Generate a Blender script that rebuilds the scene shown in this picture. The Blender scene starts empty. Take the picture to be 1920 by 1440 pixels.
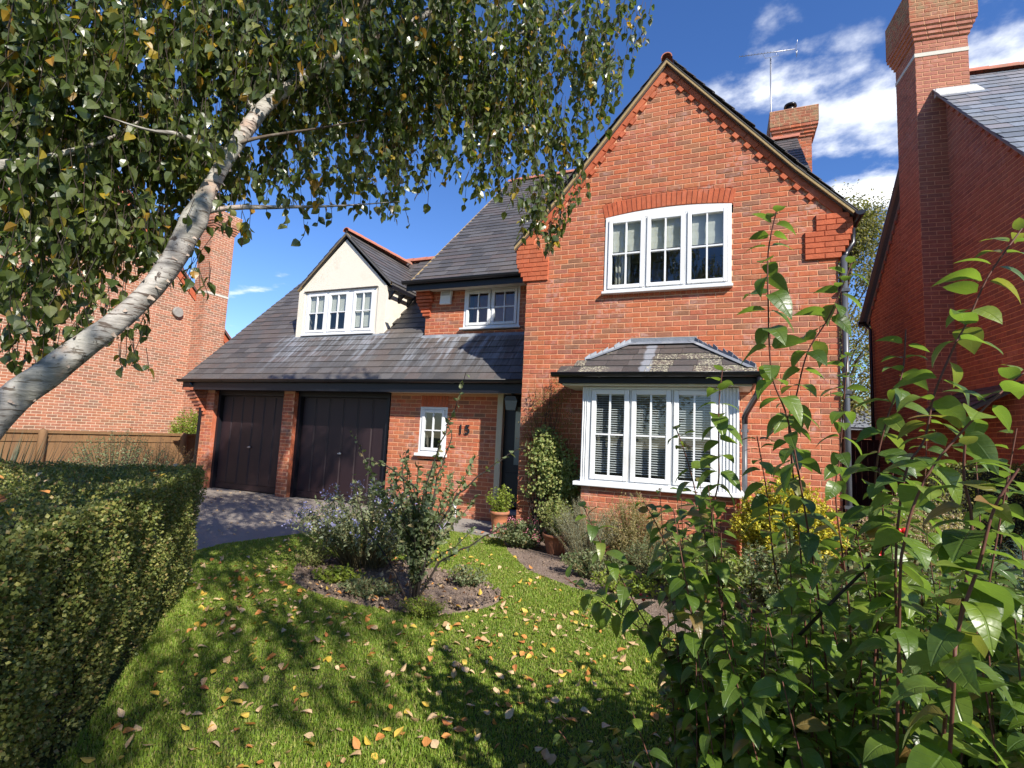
import bpy, math, random
import numpy as np
from mathutils import Matrix, Vector
random.seed(7)
RNG = np.random.default_rng(11)
SC = bpy.context.scene
COL = SC.collection

# ------------------------------------------------------------------ camera
CAM_POS = Vector((0, 0, 1.47))
cam_d = bpy.data.cameras.new('camera'); cam = bpy.data.objects.new('camera', cam_d); COL.objects.link(cam)
CR = ((0.9249472705, 0.3771149181, 0.0475066869), (-0.0046723713, -0.1136958879, 0.9935046120), (-0.3800667253, 0.9191613480, 0.1034006803))
cam.matrix_world = Matrix(((CR[0][0], CR[1][0], -CR[2][0], CAM_POS.x), (CR[0][1], CR[1][1], -CR[2][1], CAM_POS.y),
                           (CR[0][2], CR[1][2], -CR[2][2], CAM_POS.z), (0, 0, 0, 1)))
cam_d.lens = 18.02; cam_d.sensor_width = 36; cam_d.clip_start = .03; cam_d.clip_end = 900
SC.camera = cam
# ------------------------------------------------------------------ sun and sky
SUN = Vector((1.345, -1.0, 1.25)).normalized()
sd = bpy.data.lights.new('sun', 'SUN'); sd.energy = 5.0; sd.angle = math.radians(.55); sd.color = (1, .94, .85)
so = bpy.data.objects.new('sun', sd); COL.objects.link(so)
so.rotation_euler = (-SUN).to_track_quat('-Z', 'Y').to_euler()
SC.view_settings.view_transform = 'Standard'; SC.view_settings.look = 'None'
SC.view_settings.exposure = 0.72; SC.view_settings.gamma = 1; SC.view_settings.use_curve_mapping = False
SC.cycles.max_bounces = 7; SC.cycles.transparent_max_bounces = 12; SC.cycles.diffuse_bounces = 3
SC.cycles.sample_clamp_indirect = 6


class NT:
    """small helper to wire nodes"""
    def __init__(s, nt): s.nt = nt
    def n(s, t, props=None, **inp):
        nd = s.nt.nodes.new(t)
        for k, v in (props or {}).items(): setattr(nd, k, v)
        for k, v in inp.items():
            key = int(k[1:]) if k[0] == '_' else k.replace('_', ' ')
            sock = nd.inputs[key]
            if isinstance(v, bpy.types.NodeSocket): s.nt.links.new(v, sock)
            elif isinstance(v, bpy.types.Node): s.nt.links.new(v.outputs[0], sock)
            else: sock.default_value = v
        return nd
    def math(s, op, a, b=0.0, c=0.0, clamp=False):
        return s.n('ShaderNodeMath', dict(operation=op, use_clamp=clamp), _0=a, _1=b, _2=c).outputs[0]
    def mix(s, f, a, b, mode='MIX'):
        nd = s.n('ShaderNodeMix', dict(data_type='RGBA', blend_type=mode))
        for i, v in ((0, f), (6, a), (7, b)):
            if isinstance(v, bpy.types.NodeSocket): s.nt.links.new(v, nd.inputs[i])
            elif i == 0: nd.inputs[0].default_value = v
            else: nd.inputs[i].default_value = (*v, 1) if len(v) == 3 else v
        return nd.outputs[2]
    def ramp(s, f, stops, interp='LINEAR'):
        nd = s.n('ShaderNodeValToRGB'); cr = nd.color_ramp; cr.interpolation = interp
        while len(cr.elements) < len(stops): cr.elements.new(.5)
        for e, (p, c) in zip(cr.elements, stops):
            e.position = p; e.color = (*c, 1) if len(c) == 3 else c
        s.nt.links.new(f, nd.inputs[0]); return nd.outputs[0]
    def noise(s, vec, scale, detail=4, rough=.55, out=0):
        nd = s.n('ShaderNodeTexNoise', None, Scale=scale, Detail=detail, Roughness=rough)
        if vec is not None: s.nt.links.new(vec, nd.inputs['Vector'])
        return nd.outputs[out]
    def smooth(s, v, a, b):
        nd = s.n('ShaderNodeMapRange', dict(interpolation_type='SMOOTHSTEP'), _0=v, _1=a, _2=b, _3=0.0, _4=1.0)
        return nd.outputs[0]
    def scaled(s, vec, sc):
        return s.n('ShaderNodeVectorMath', dict(operation='MULTIPLY'), _0=vec, _1=sc).outputs[0]


world = bpy.data.worlds.new('World'); SC.world = world; world.use_nodes = True
W = NT(world.node_tree); world.node_tree.nodes.clear()
skyn = W.n('ShaderNodeTexSky', dict(sky_type='NISHITA', sun_disc=False, sun_elevation=math.asin(SUN.z),
           sun_rotation=math.atan2(SUN.x, SUN.y), altitude=0, air_density=1.0, dust_density=.03, ozone_density=2.4))
hs = W.n('ShaderNodeHueSaturation', None, Hue=.508, Saturation=1.18, Value=1.14, Color=W.mix(1.0, skyn.outputs[0], (.86, .90, 1.0), 'MULTIPLY')).outputs[0]
gco = W.n('ShaderNodeTexCoord').outputs['Generated']
sepd = W.n('ShaderNodeSeparateXYZ', None, _0=gco)
# clouds are laid on a flat layer high above: direction divided by its height
zz = W.math('MAXIMUM', sepd.outputs[2], .04)
cu = W.math('DIVIDE', sepd.outputs[0], W.math('ADD', zz, .12)); cv = W.math('DIVIDE', sepd.outputs[1], W.math('ADD', zz, .12))
cvec = W.n('ShaderNodeCombineXYZ', None, _0=cu, _1=cv, _2=3.7).outputs[0]
cn = W.noise(cvec, 4.2, 9, .58)
# loose fair-weather clouds standing over the roofs to the north, more of them further east
G = W.math('MULTIPLY', W.smooth(cu, .75, 1.7), .30)
for (x_, y_, rx_, ry_, am_) in ((.10, 1.24, .20, .095, .95), (.30, 1.36, .15, .13, 1.0), (.24, 1.12, .15, .05, .62), (.53, 1.22, .12, .20, 1.0), (.42, 1.74, .20, .10, 1.0), (.15, 1.04, .12, .05, .55), (-2.1, 1.78, .25, .04, .5), (-1.0, 3.2, .9, .25, .7)):
    a_ = W.math('DIVIDE', W.math('SUBTRACT', cu, x_), rx_); b_ = W.math('DIVIDE', W.math('SUBTRACT', cv, y_), ry_)
    e_ = W.math('EXPONENT', W.math('MULTIPLY', W.math('ADD', W.math('MULTIPLY', a_, a_), W.math('MULTIPLY', b_, b_)), -1.0))
    G = W.math('MAXIMUM', G, W.math('MULTIPLY', e_, am_))
cl = W.smooth(W.math('ADD', W.math('MULTIPLY', G, .50), W.math('MULTIPLY', cn, 1.5)), .92, 1.34)
ccol = W.ramp(W.noise(cvec, 3.1, 5, .5), [(.35, (5.6, 6.0, 6.9)), (.62, (9.0, 9.2, 9.4))])
skyc = W.mix(cl, hs, ccol)
bg = W.n('ShaderNodeBackground', None, Color=skyc, Strength=.105)
W.n('ShaderNodeOutputWorld', None, Surface=bg)


# ------------------------------------------------------------------ materials
def mat_new(name):
    m = bpy.data.materials.new(name); m.use_nodes = True; m.node_tree.nodes.clear(); return m, NT(m.node_tree)


def finish(T, col, rough=.8, bump=None, bdist=.01, bstr=.6, spec=.3, metal=0.0, transl=0.0, tcol=None):
    kw = dict(Roughness=rough, Metallic=metal); kw['Specular_IOR_Level'] = spec
    p = T.n('ShaderNodeBsdfPrincipled', None, **kw)
    if isinstance(col, bpy.types.NodeSocket): T.nt.links.new(col, p.inputs['Base Color'])
    else: p.inputs['Base Color'].default_value = (*col, 1)
    if bump is not None:
        b = T.n('ShaderNodeBump', None, Strength=bstr, Distance=bdist, Height=bump)
        T.nt.links.new(b.outputs[0], p.inputs['Normal'])
    out = p.outputs[0]
    if transl:
        t = T.n('ShaderNodeBsdfTranslucent', None, Color=tcol if tcol is not None else col)
        out = T.n('ShaderNodeMixShader', None, _0=transl, _1=p, _2=t).outputs[0]
    T.n('ShaderNodeOutputMaterial', None, Surface=out)


def pos(T): return T.n('ShaderNodeNewGeometry').outputs['Position']


def rnd(T):
    a = T.n('ShaderNodeAttribute', dict(attribute_name='rnd')).outputs['Fac']
    o = T.n('ShaderNodeObjectInfo').outputs['Random']
    return T.math('FRACT', T.math('ADD', a, o))


def m_plain(name, col, rough=.6, var=.15, scale=20, bump=.0, spec=.4, metal=0.0, dirt=None, stretch=(1, 1, 1)):
    m, T = mat_new(name); p = T.scaled(pos(T), stretch)
    n = T.noise(p, scale, 5)
    c = T.mix(n, tuple(x * (1 - var) for x in col), tuple(min(1, x * (1 + var)) for x in col))
    if dirt:
        c = T.mix(T.smooth(T.noise(p, 2.3, 6, .65), .5, .72), c, dirt)
    finish(T, c, rough, T.noise(p, scale * 3, 3) if bump else None, bump, .8, spec, metal)
    return m


def m_brick(name, stops, bloom=.42, moss=None):
    m, T = mat_new(name); r = rnd(T); p = pos(T)
    c = T.ramp(r, stops)
    big = T.noise(p, .8, 3); mid = T.noise(p, 9, 4); fine = T.noise(p, 70, 4, .7)
    c = T.mix(.55, c, T.ramp(fine, [(.3, (.62, .62, .62)), (.6, (1, 1, 1)), (.8, (1.25, 1.2, 1.15))]), 'MULTIPLY')
    c = T.mix(T.smooth(mid, .35, .75), T.mix(.4, c, (.5, .42, .42), 'MULTIPLY'), c)
    # lime bloom: pale powdery patches
    b = T.math('MULTIPLY', T.smooth(T.noise(p, 2.1, 5, .6), .47, .72), T.smooth(T.noise(p, 14, 3), .42, .62))
    c = T.mix(T.math('MULTIPLY', b, bloom), c, (.62, .45, .40))
    c = T.mix(T.math('MULTIPLY', T.smooth(big, .45, .7), .18), c, (.50, .22, .10))
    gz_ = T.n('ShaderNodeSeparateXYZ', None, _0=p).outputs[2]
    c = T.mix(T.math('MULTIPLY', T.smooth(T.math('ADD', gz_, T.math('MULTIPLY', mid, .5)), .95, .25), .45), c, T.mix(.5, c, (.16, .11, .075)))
    if moss:
        z = T.n('ShaderNodeSeparateXYZ', None, _0=p).outputs[2]
        k = T.math('MULTIPLY', T.smooth(z, moss[0], moss[1]), T.math('MULTIPLY_ADD', T.smooth(mid, .38, .62), .75, .12), clamp=True)
        c = T.mix(k, c, T.mix(fine, (.20, .15, .08), (.34, .25, .14)))
    finish(T, c, .9, T.math('ADD', fine, T.math('MULTIPLY', mid, .6)), .004, .9, .2)
    return m


BR_STOPS = [(0, (.52, .145, .070)), (.18, (.58, .175, .082)), (.36, (.47, .140, .082)), (.52, (.55, .185, .100)), (.66, (.40, .135, .082)),
            (.78, (.60, .185, .080)), (.90, (.30, .150, .090)), (1.0, (.42, .160, .110))]
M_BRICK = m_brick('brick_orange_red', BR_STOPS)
M_BRICK_FAR = m_brick('brick_pale_red', [(0, (.46, .19, .11)), (.3, (.52, .22, .135)), (.55, (.38, .18, .12)), (.75, (.30, .17, .11)), (1, (.50, .19, .105))], .15)
M_BRICK_NR = m_brick('brick_dark_red', [(0, (.42, .165, .115)), (.4, (.49, .19, .13)), (.7, (.36, .155, .115)), (1, (.50, .215, .145))], .2)
M_BRICK_CAP = m_brick('brick_weathered', [(0, (.40, .12, .07)), (.5, (.46, .15, .08)), (1, (.36, .13, .08))], .3, moss=(9.0, 9.45))
M_BRICK_RUB = m_brick('brick_rubbed_orange', [(0, (.53, .135, .062)), (.5, (.60, .155, .072)), (1, (.50, .13, .062))], .12)
M_MORTAR = m_plain('mortar', (.66, .36, .21), .95, .22, 40, .002, .1)
M_MORTAR_FAR = m_plain('mortar_pale', (.66, .52, .38), .95, .2, 40, .002, .1)
M_BRICK_PORCH = M_BRICK


def m_slate(name, base, stain=True, lichen=0.0, blue=False):
    m, T = mat_new(name); r = rnd(T); p = pos(T)
    c = T.ramp(r, [(0, tuple(x * .72 for x in base)), (.35, base), (.6, tuple(x * 1.25 for x in base)), (.8, (base[0] * 1.2, base[1] * 1.02, base[2] * .95)), (1, tuple(x * .9 for x in base))])
    c = T.mix(.6, c, T.ramp(T.noise(p, 26, 5, .7), [(.3, (.6, .6, .6)), (.7, (1.3, 1.3, 1.3))]), 'MULTIPLY')
    c = T.mix(T.math('MULTIPLY', T.smooth(T.noise(p, 1.3, 4), .45, .75), .35), c, (base[0] * 1.5, base[1] * 1.25, base[2] * 1.0))
    c = T.mix(T.smooth(T.noise(p, 60, 2, .8), .72, .8), c, (.26, .26, .24))
    if stain:
        s = T.n('ShaderNodeSeparateXYZ', None, _0=p)
        x, z = s.outputs[0], s.outputs[2]
        st = T.noise(T.scaled(p, (7, .55, .55)), 1.6, 4, .6)
        st2 = T.noise(T.scaled(p, (24, 1.2, 1.2)), 1.0, 3, .6)
        def band(x0, x1, ztop, zlen):
            a = T.math('MULTIPLY', T.smooth(x, x0 - .3, x0 + .3), T.smooth(x, x1 + .3, x1 - .3))
            return T.math('MULTIPLY', a, T.math('MULTIPLY', T.smooth(z, ztop - zlen, ztop - .05), T.smooth(z, ztop + .15, ztop + .1)))
        k = T.math('MAXIMUM', band(-9.55, -6.6, 3.5, 1.1), band(-5.95, -3.1, 3.4, 1.05))
        k = T.math('MULTIPLY', k, T.math('MAXIMUM', T.smooth(st, .46, .66), T.math('MULTIPLY', T.smooth(st2, .52, .66), .7)), clamp=True)
        c = T.mix(T.math('MULTIPLY', k, T.math('MULTIPLY_ADD', r, .5, .38)), c, (.32, .35, .39))
    if lichen:
        xs = T.math('ABSOLUTE', T.math('ADD', T.n('ShaderNodeSeparateXYZ', None, _0=p).outputs[0], .85))
        edge = T.smooth(xs, .30, 1.15)
        l = T.math('MULTIPLY', T.smooth(T.noise(p, 42, 4, .7), .50, .60), T.smooth(T.math('ADD', T.math('ADD', r, T.math('MULTIPLY', edge, .75)), T.noise(p, 3, 2)), 1.75 - lichen, 1.9 - lichen))
        # a run-off streak of lead carbonate down the middle
        c = T.mix(T.math('MULTIPLY', T.smooth(T.math('ABSOLUTE', T.math('ADD', T.n('ShaderNodeSeparateXYZ', None, _0=p).outputs[0], T.math('MULTIPLY_ADD', T.noise(p, 6, 2), .12, .86))), .085, .05), .6), c, (.33, .36, .40))
        c = T.mix(l, c, T.mix(T.noise(p, 90, 2), (.42, .39, .22), (.52, .50, .40)))
    finish(T, c, .52, T.noise(p, 45, 5, .6), .004, .6, .45)
    return m


M_SLATE = m_slate('slate_weathered', (.088, .082, .078))
M_SLATE_UP = m_slate('slate_plain', (.088, .083, .081), False)
M_SLATE_BAY = m_slate('slate_lichen', (.085, .078, .074), False, .42)
M_SLATE_GREY = m_slate('slate_blue_grey', (.17, .19, .22), False)
M_WHITE = m_plain('white_upvc', (.74, .75, .755), .35, .05, 9, 0, .5, dirt=(.66, .66, .64))
M_SOFFIT = m_plain('cream_soffit', (.66, .61, .50), .6, .05, 6)
M_BLACK = m_plain('black_plastic', (.012, .012, .015), .32, .2, 12, 0, .5)
M_BLACKWOOD = m_plain('black_painted_board', (.010, .010, .014), .45, .25, 12, 0, .4, stretch=(1, 1, 8))
M_PIPE = m_plain('faded_black_pipe', (.075, .08, .09), .35, .35, 9, 0, .5, stretch=(1, 1, .6))
M_RENDER = m_plain('cream_roughcast', (.76, .70, .59), .95, .06, 30, .012, .1, dirt=(.66, .60, .49))
M_VERGE = m_plain('sandy_verge_mortar', (.36, .26, .13), .95, .25, 25, .004, .1)
M_RIDGE = m_plain('terracotta_ridge', (.44, .165, .11), .8, .3, 14, .003, .2, dirt=(.26, .17, .12))
M_LEAD = m_plain('lead_flashing', (.19, .21, .24), .6, .35, 14, .006, .4, .15, dirt=(.34, .36, .38))
M_DOOR = m_plain('brown_black_garage_paint', (.022, .011, .013), .5, .2, 5, 0, .45, stretch=(1, 1, .3))
M_DARK = m_plain('dark_interior', (.035, .033, .03), .9, .1, 3)
M_ROOM = m_plain('room_wall', (.16, .145, .125), .9, .1, 2)
M_BLIND = m_plain('roman_blind', (.52, .51, .44), .9, .05, 40, .002)
M_SLAT = m_plain('blind_slat', (.50, .51, .52), .5, .05, 5)
M_CONC = m_plain('concrete', (.28, .26, .23), .9, .25, 12, .004, .2, dirt=(.17, .15, .13))
M_FASCIA = M_BLACKWOOD
M_STEEL = m_plain('galvanised_metal', (.45, .45, .46), .4, .1, 9, 0, .5, .7)
M_FENCE = m_plain('fence_timber', (.22, .125, .060), .85, .35, 9, .004, .2, dirt=(.16, .09, .05), stretch=(1, 1, .15))
M_GATE = m_plain('brown_gate_timber', (.070, .028, .022), .75, .25, 8, .002, .2, stretch=(1, 1, .15))
M_TERRA = m_plain('terracotta_pot', (.46, .17, .08), .8, .25, 16, .003, .2, dirt=(.30, .15, .10))
M_STEM_RED = m_plain('reddish_stem', (.12, .045, .030), .6, .35, 60)
M_STEM_GRN = m_plain('green_brown_stem', (.16, .13, .06), .7, .3, 60)
M_STEM_DRK = m_plain('dark_twig', (.045, .033, .025), .8, .3, 60)
M_BERRY = m_plain('red_berry', (.55, .02, .025), .25, .2, 60, 0, .6)
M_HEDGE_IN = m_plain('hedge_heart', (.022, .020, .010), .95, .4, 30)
M_PEBBLE = m_plain('stone_pebble', (.36, .32, .28), .8, .3, 30, .002)
M_WHITEFLOWER = m_plain('cream_flower', (.72, .66, .55), .7, .1, 60)


def m_glass():
    m, T = mat_new('window_glass')
    g = T.n('ShaderNodeBsdfGlossy', None, Color=(1, 1, 1, 1), Roughness=.008)
    bp = T.n('ShaderNodeBump', None, Strength=.12, Distance=.01, Height=T.noise(pos(T), 1.8, 2)); T.nt.links.new(bp.outputs[0], g.inputs['Normal'])
    t = T.n('ShaderNodeBsdfTransparent', None, Color=(.82, .86, .86, 1))
    bf = T.n('ShaderNodeNewGeometry').outputs['Backfacing']      # a thin pane reflects alike from both sides
    f = T.n('ShaderNodeFresnel', None, IOR=T.math('MULTIPLY_ADD', bf, 1 / 1.75 - 1.75, 1.75))
    mx = T.n('ShaderNodeMixShader', None, _0=f, _1=t, _2=g)
    T.n('ShaderNodeOutputMaterial', None, Surface=mx); return m


M_GLASS = m_glass()


def m_leaf(name, stops, transl=.32, rough=.45, spec=.4, tint=1.7, veins=False, back=None):
    m, T = mat_new(name); r = rnd(T)
    c = T.ramp(r, stops)
    c = T.mix(.5, c, T.ramp(T.noise(pos(T), 45, 3), [(.3, (.7, .7, .7)), (.7, (1.25, 1.2, 1.15))]), 'MULTIPLY')
    bump = None
    if veins:
        uv = T.n('ShaderNodeUVMap').outputs[0]; s = T.n('ShaderNodeSeparateXYZ', None, _0=uv)
        u = T.math('ABSOLUTE', T.math('SUBTRACT', s.outputs[0], .5)); v = s.outputs[1]
        mid = T.smooth(u, .03, .0)
        w = T.math('FRACT', T.math('MULTIPLY', T.math('SUBTRACT', v, T.math('MULTIPLY', u, .55)), 6.0))
        side = T.math('MULTIPLY', T.smooth(T.math('ABSOLUTE', T.math('SUBTRACT', w, .5)), .10, .0), .55)
        vv = T.math('MAXIMUM', mid, side)
        c = T.mix(T.math('MULTIPLY', vv, .16), c, T.mix(.5, c, (.30, .42, .12)))
        bump = T.math('ADD', T.math('MULTIPLY', vv, -1.0), T.noise(pos(T), 60, 2))
    if back:
        bf = T.n('ShaderNodeNewGeometry').outputs['Backfacing']
        c = T.mix(bf, c, T.mix(.6, c, back))
    tc = T.mix(1.0, c, (tint * 1.15, tint * 1.25, tint * .35), 'MULTIPLY')
    finish(T, c, rough, bump, .002, .5, spec, 0, transl, tc)
    return m


G_BIRCH = [(0, (.040, .066, .018)), (.3, (.078, .110, .030)), (.6, (.125, .150, .050)), (.8, (.050, .078, .024)), (.905, (.18, .20, .060)), (.945, (.36, .26, .03)), (.965, (.36, .19, .03)), (1, (.05, .08, .02))]
L_BIRCH = m_leaf('birch_leaf', G_BIRCH, .38, .33, .7, 2.0)
L_SHRUB = m_leaf('shrub_leaf', [(0, (.070, .125, .018)), (.25, (.125, .200, .024)), (.45, (.055, .100, .022)), (.65, (.155, .225, .028)), (.8, (.085, .140, .028)), (.93, (.19, .25, .04)), (.96, (.16, .13, .04)), (1, (.26, .14, .05))], .36, .36, .55, 1.8, True, (.16, .22, .11))
L_HEDGE = m_leaf('privet_leaf', [(0, (.080, .115, .028)), (.4, (.135, .165, .040)), (.7, (.205, .22, .058)), (.85, (.31, .30, .085)), (.93, (.26, .17, .07)), (1, (.10, .13, .032))], .2, .5, .35)
L_GREY = m_leaf('grey_green_leaf', [(0, (.19, .23, .13)), (.5, (.27, .30, .17)), (.85, (.21, .25, .18)), (1, (.42, .38, .15))], .25, .6, .3)
L_ROSE = m_leaf('dull_green_leaf', [(0, (.10, .14, .06)), (.5, (.15, .19, .09)), (.85, (.21, .235, .12)), (1, (.26, .20, .09))], .25, .5, .4)
L_SILVER = m_leaf('silver_leaf', [(0, (.27, .30, .21)), (.6, (.36, .39, .28)), (1, (.42, .42, .30))], .2, .7, .2)
L_DRY = m_leaf('dry_seedhead', [(0, (.28, .24, .11)), (.5, (.36, .29, .15)), (.8, (.22, .24, .09)), (1, (.42, .30, .20))], .3, .7, .2)
L_YELLOW = m_leaf('golden_leaf', [(0, (.50, .42, .03)), (.5, (.62, .52, .05)), (.8, (.32, .36, .04)), (1, (.68, .58, .10))], .25, .45, .4, 1.1)
L_LIME = m_leaf('lime_leaf', [(0, (.18, .25, .03)), (.5, (.28, .34, .05)), (1, (.13, .20, .03))], .35, .45, .4, 1.4)
L_IVY = m_leaf('climber_leaf', [(0, (.13, .19, .05)), (.4, (.24, .29, .09)), (.75, (.33, .32, .11)), (1, (.16, .21, .06))], .3, .5, .4, 1.4)
L_RUST = m_leaf('rusty_climber_leaf', [(0, (.20, .11, .04)), (.5, (.26, .16, .06)), (.8, (.18, .15, .05)), (1, (.30, .12, .05))], .25, .6, .3)
L_BLUE = m_leaf('blue_spruce_needle', [(0, (.11, .19, .15)), (.5, (.16, .26, .21)), (1, (.22, .32, .26))], .15, .6, .3)
L_VARI = m_leaf('pale_pink_green_leaf', [(0, (.42, .38, .24)), (.4, (.30, .34, .16)), (.7, (.52, .36, .30)), (1, (.38, .36, .16))], .25, .55, .3)
L_FLB = m_leaf('lilac_blue_flower', [(0, (.30, .30, .62)), (.6, (.42, .42, .72)), (1, (.34, .32, .58))], .3, .7, .2, 1.2)
L_PINK = m_leaf('pink_flower', [(0, (.58, .14, .22)), (.5, (.66, .28, .32)), (1, (.42, .08, .16))], .2, .7, .2, 1.1)
L_SPIKY = m_leaf('strappy_grey_leaf', [(0, (.07, .10, .06)), (.5, (.11, .14, .09)), (1, (.15, .18, .12))], .2, .5, .4)
L_TREE = m_leaf('far_tree_leaf', [(0, (.11, .12, .045)), (.4, (.17, .17, .07)), (.7, (.24, .22, .10)), (.9, (.30, .24, .07)), (1, (.12, .12, .05))], .3, .5, .35)
F_YEL = m_leaf('fallen_yellow', [(0, (.62, .40, .06)), (.5, (.70, .50, .10)), (1, (.55, .38, .05))], .2, .6, .3, 1.0)
F_ORG = m_leaf('fallen_orange', [(0, (.50, .20, .05)), (.5, (.58, .27, .08)), (1, (.42, .15, .05))], .15, .6, .3, 1.0)
F_TAN = m_leaf('fallen_tan', [(0, (.58, .38, .19)), (.5, (.68, .50, .30)), (1, (.50, .32, .16))], .15, .65, .25, 1.0)
L_GRASS = m_leaf('grass_blade', [(0, (.155, .245, .028)), (.4, (.215, .320, .040)), (.75, (.28, .370, .056)), (.92, (.38, .38, .11)), (1, (.30, .26, .11))], .35, .5, .35, 1.3)


def m_bark():
    m, T = mat_new('birch_bark'); p = pos(T)
    h = T.noise(T.scaled(p, (2.2, 2.2, 9)), 3.0, 6, .65)
    lent = T.noise(T.scaled(p, (9, 9, 60)), 1.2, 3, .6)
    big = T.noise(p, 4.5, 5, .6)
    c = T.ramp(h, [(.32, (.14, .125, .11)), (.46, (.27, .25, .225)), (.56, (.37, .345, .31)), (.75, (.52, .49, .44))])
    c = T.mix(T.smooth(big, .52, .68), c, (.40, .27, .20))
    c = T.mix(T.smooth(T.noise(T.scaled(p, (5, 5, 3)), 5, 6, .75), .56, .63), c, (.06, .045, .038))
    c = T.mix(T.smooth(lent, .57, .63), c, (.10, .075, .06))
    c = T.mix(T.math('MULTIPLY', T.smooth(T.noise(p, 2.1, 3), .5, .7), .35), c, (.22, .25, .17))
    finish(T, c, .8, T.math('ADD', h, T.math('MULTIPLY', lent, .7)), .008, .7, .25)
    return m


M_BARK = m_bark()
M_BARK_DK = m_plain('dark_bark', (.10, .075, .055), .9, .4, 20, .006, .2, dirt=(.32, .29, .25))


def m_ground():
    m, T = mat_new('soil_and_turf'); p = pos(T)
    c = T.mix(T.noise(p, 12, 5), (.035, .050, .014), (.075, .085, .026))
    c = T.mix(T.smooth(T.noise(p, 2.5, 4), .55, .72), c, (.11, .085, .045))
    finish(T, c, .95, T.noise(p, 40, 4), .02, .8, .15); return m


def m_soil():
    m, T = mat_new('dry_garden_soil'); p = pos(T)
    n = T.noise(p, 55, 6, .75)
    c = T.ramp(n, [(.3, (.10, .072, .054)), (.5, (.24, .175, .135)), (.62, (.36, .28, .22)), (.75, (.52, .44, .37))])
    c = T.mix(T.smooth(T.noise(p, 5, 3), .45, .75), c, T.mix(.5, c, (.14, .10, .075)))
    finish(T, c, .95, n, .02, 1.0, .15); return m


def m_drive():
    m, T = mat_new('worn_tarmac'); p = pos(T)
    n = T.noise(p, 160, 3, .8)
    c = T.ramp(n, [(.3, (.145, .120, .098)), (.55, (.275, .235, .195)), (.75, (.45, .40, .345))])
    c = T.mix(T.smooth(T.noise(p, 1.6, 5, .6), .45, .7), c, T.mix(.5, c, (.30, .26, .225)))
    finish(T, c, .85, n, .006, .8, .3); return m


M_GROUND, M_SOIL, M_DRIVE = m_ground(), m_soil(), m_drive()


# ------------------------------------------------------------------ object helpers
def props(o, label=None, cat=None, group=None, kind=None):
    if label: o['label'] = label
    if cat: o['category'] = cat
    if group: o['group'] = group
    if kind: o['kind'] = kind
    return o


def thing(name, base, label, cat, group=None):
    o = bpy.data.objects.new(name, None); COL.objects.link(o); o.location = base
    o.empty_display_size = .2
    return props(o, label, cat, group)


def link(name, me, mat=None, parent=None, kind=None):
    """links a mesh whose vertices are in world coordinates"""
    o = bpy.data.objects.new(name, me); COL.objects.link(o)
    if mat is not None and not me.materials: me.materials.append(mat)
    if parent is not None:
        o.parent = parent
        if parent.parent is None: o.location = -parent.location
    if kind: o['kind'] = kind
    return o


def np_mesh(name, V, F, r=None, uv=None, smooth=False):
    """V (n,3), F (m,k) -> mesh; r = one value per face"""
    V = np.asarray(V, np.float32); F = np.asarray(F, np.int32)
    me = bpy.data.meshes.new(name); me.vertices.add(len(V)); me.vertices.foreach_set('co', V.ravel())
    k = F.shape[1]; me.loops.add(F.size); me.loops.foreach_set('vertex_index', F.ravel())
    me.polygons.add(len(F)); me.polygons.foreach_set('loop_start', np.arange(0, F.size, k, dtype=np.int32))
    me.polygons.foreach_set('use_smooth', np.full(len(F), bool(smooth)))
    if r is not None:
        a = me.attributes.new('rnd', 'FLOAT', 'FACE'); a.data.foreach_set('value', np.asarray(r, np.float32))
    if uv is not None:
        l = me.uv_layers.new(name='UVMap'); l.data.foreach_set('uv', np.asarray(uv, np.float32).ravel())
    me.update(calc_edges=True); return me


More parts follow.
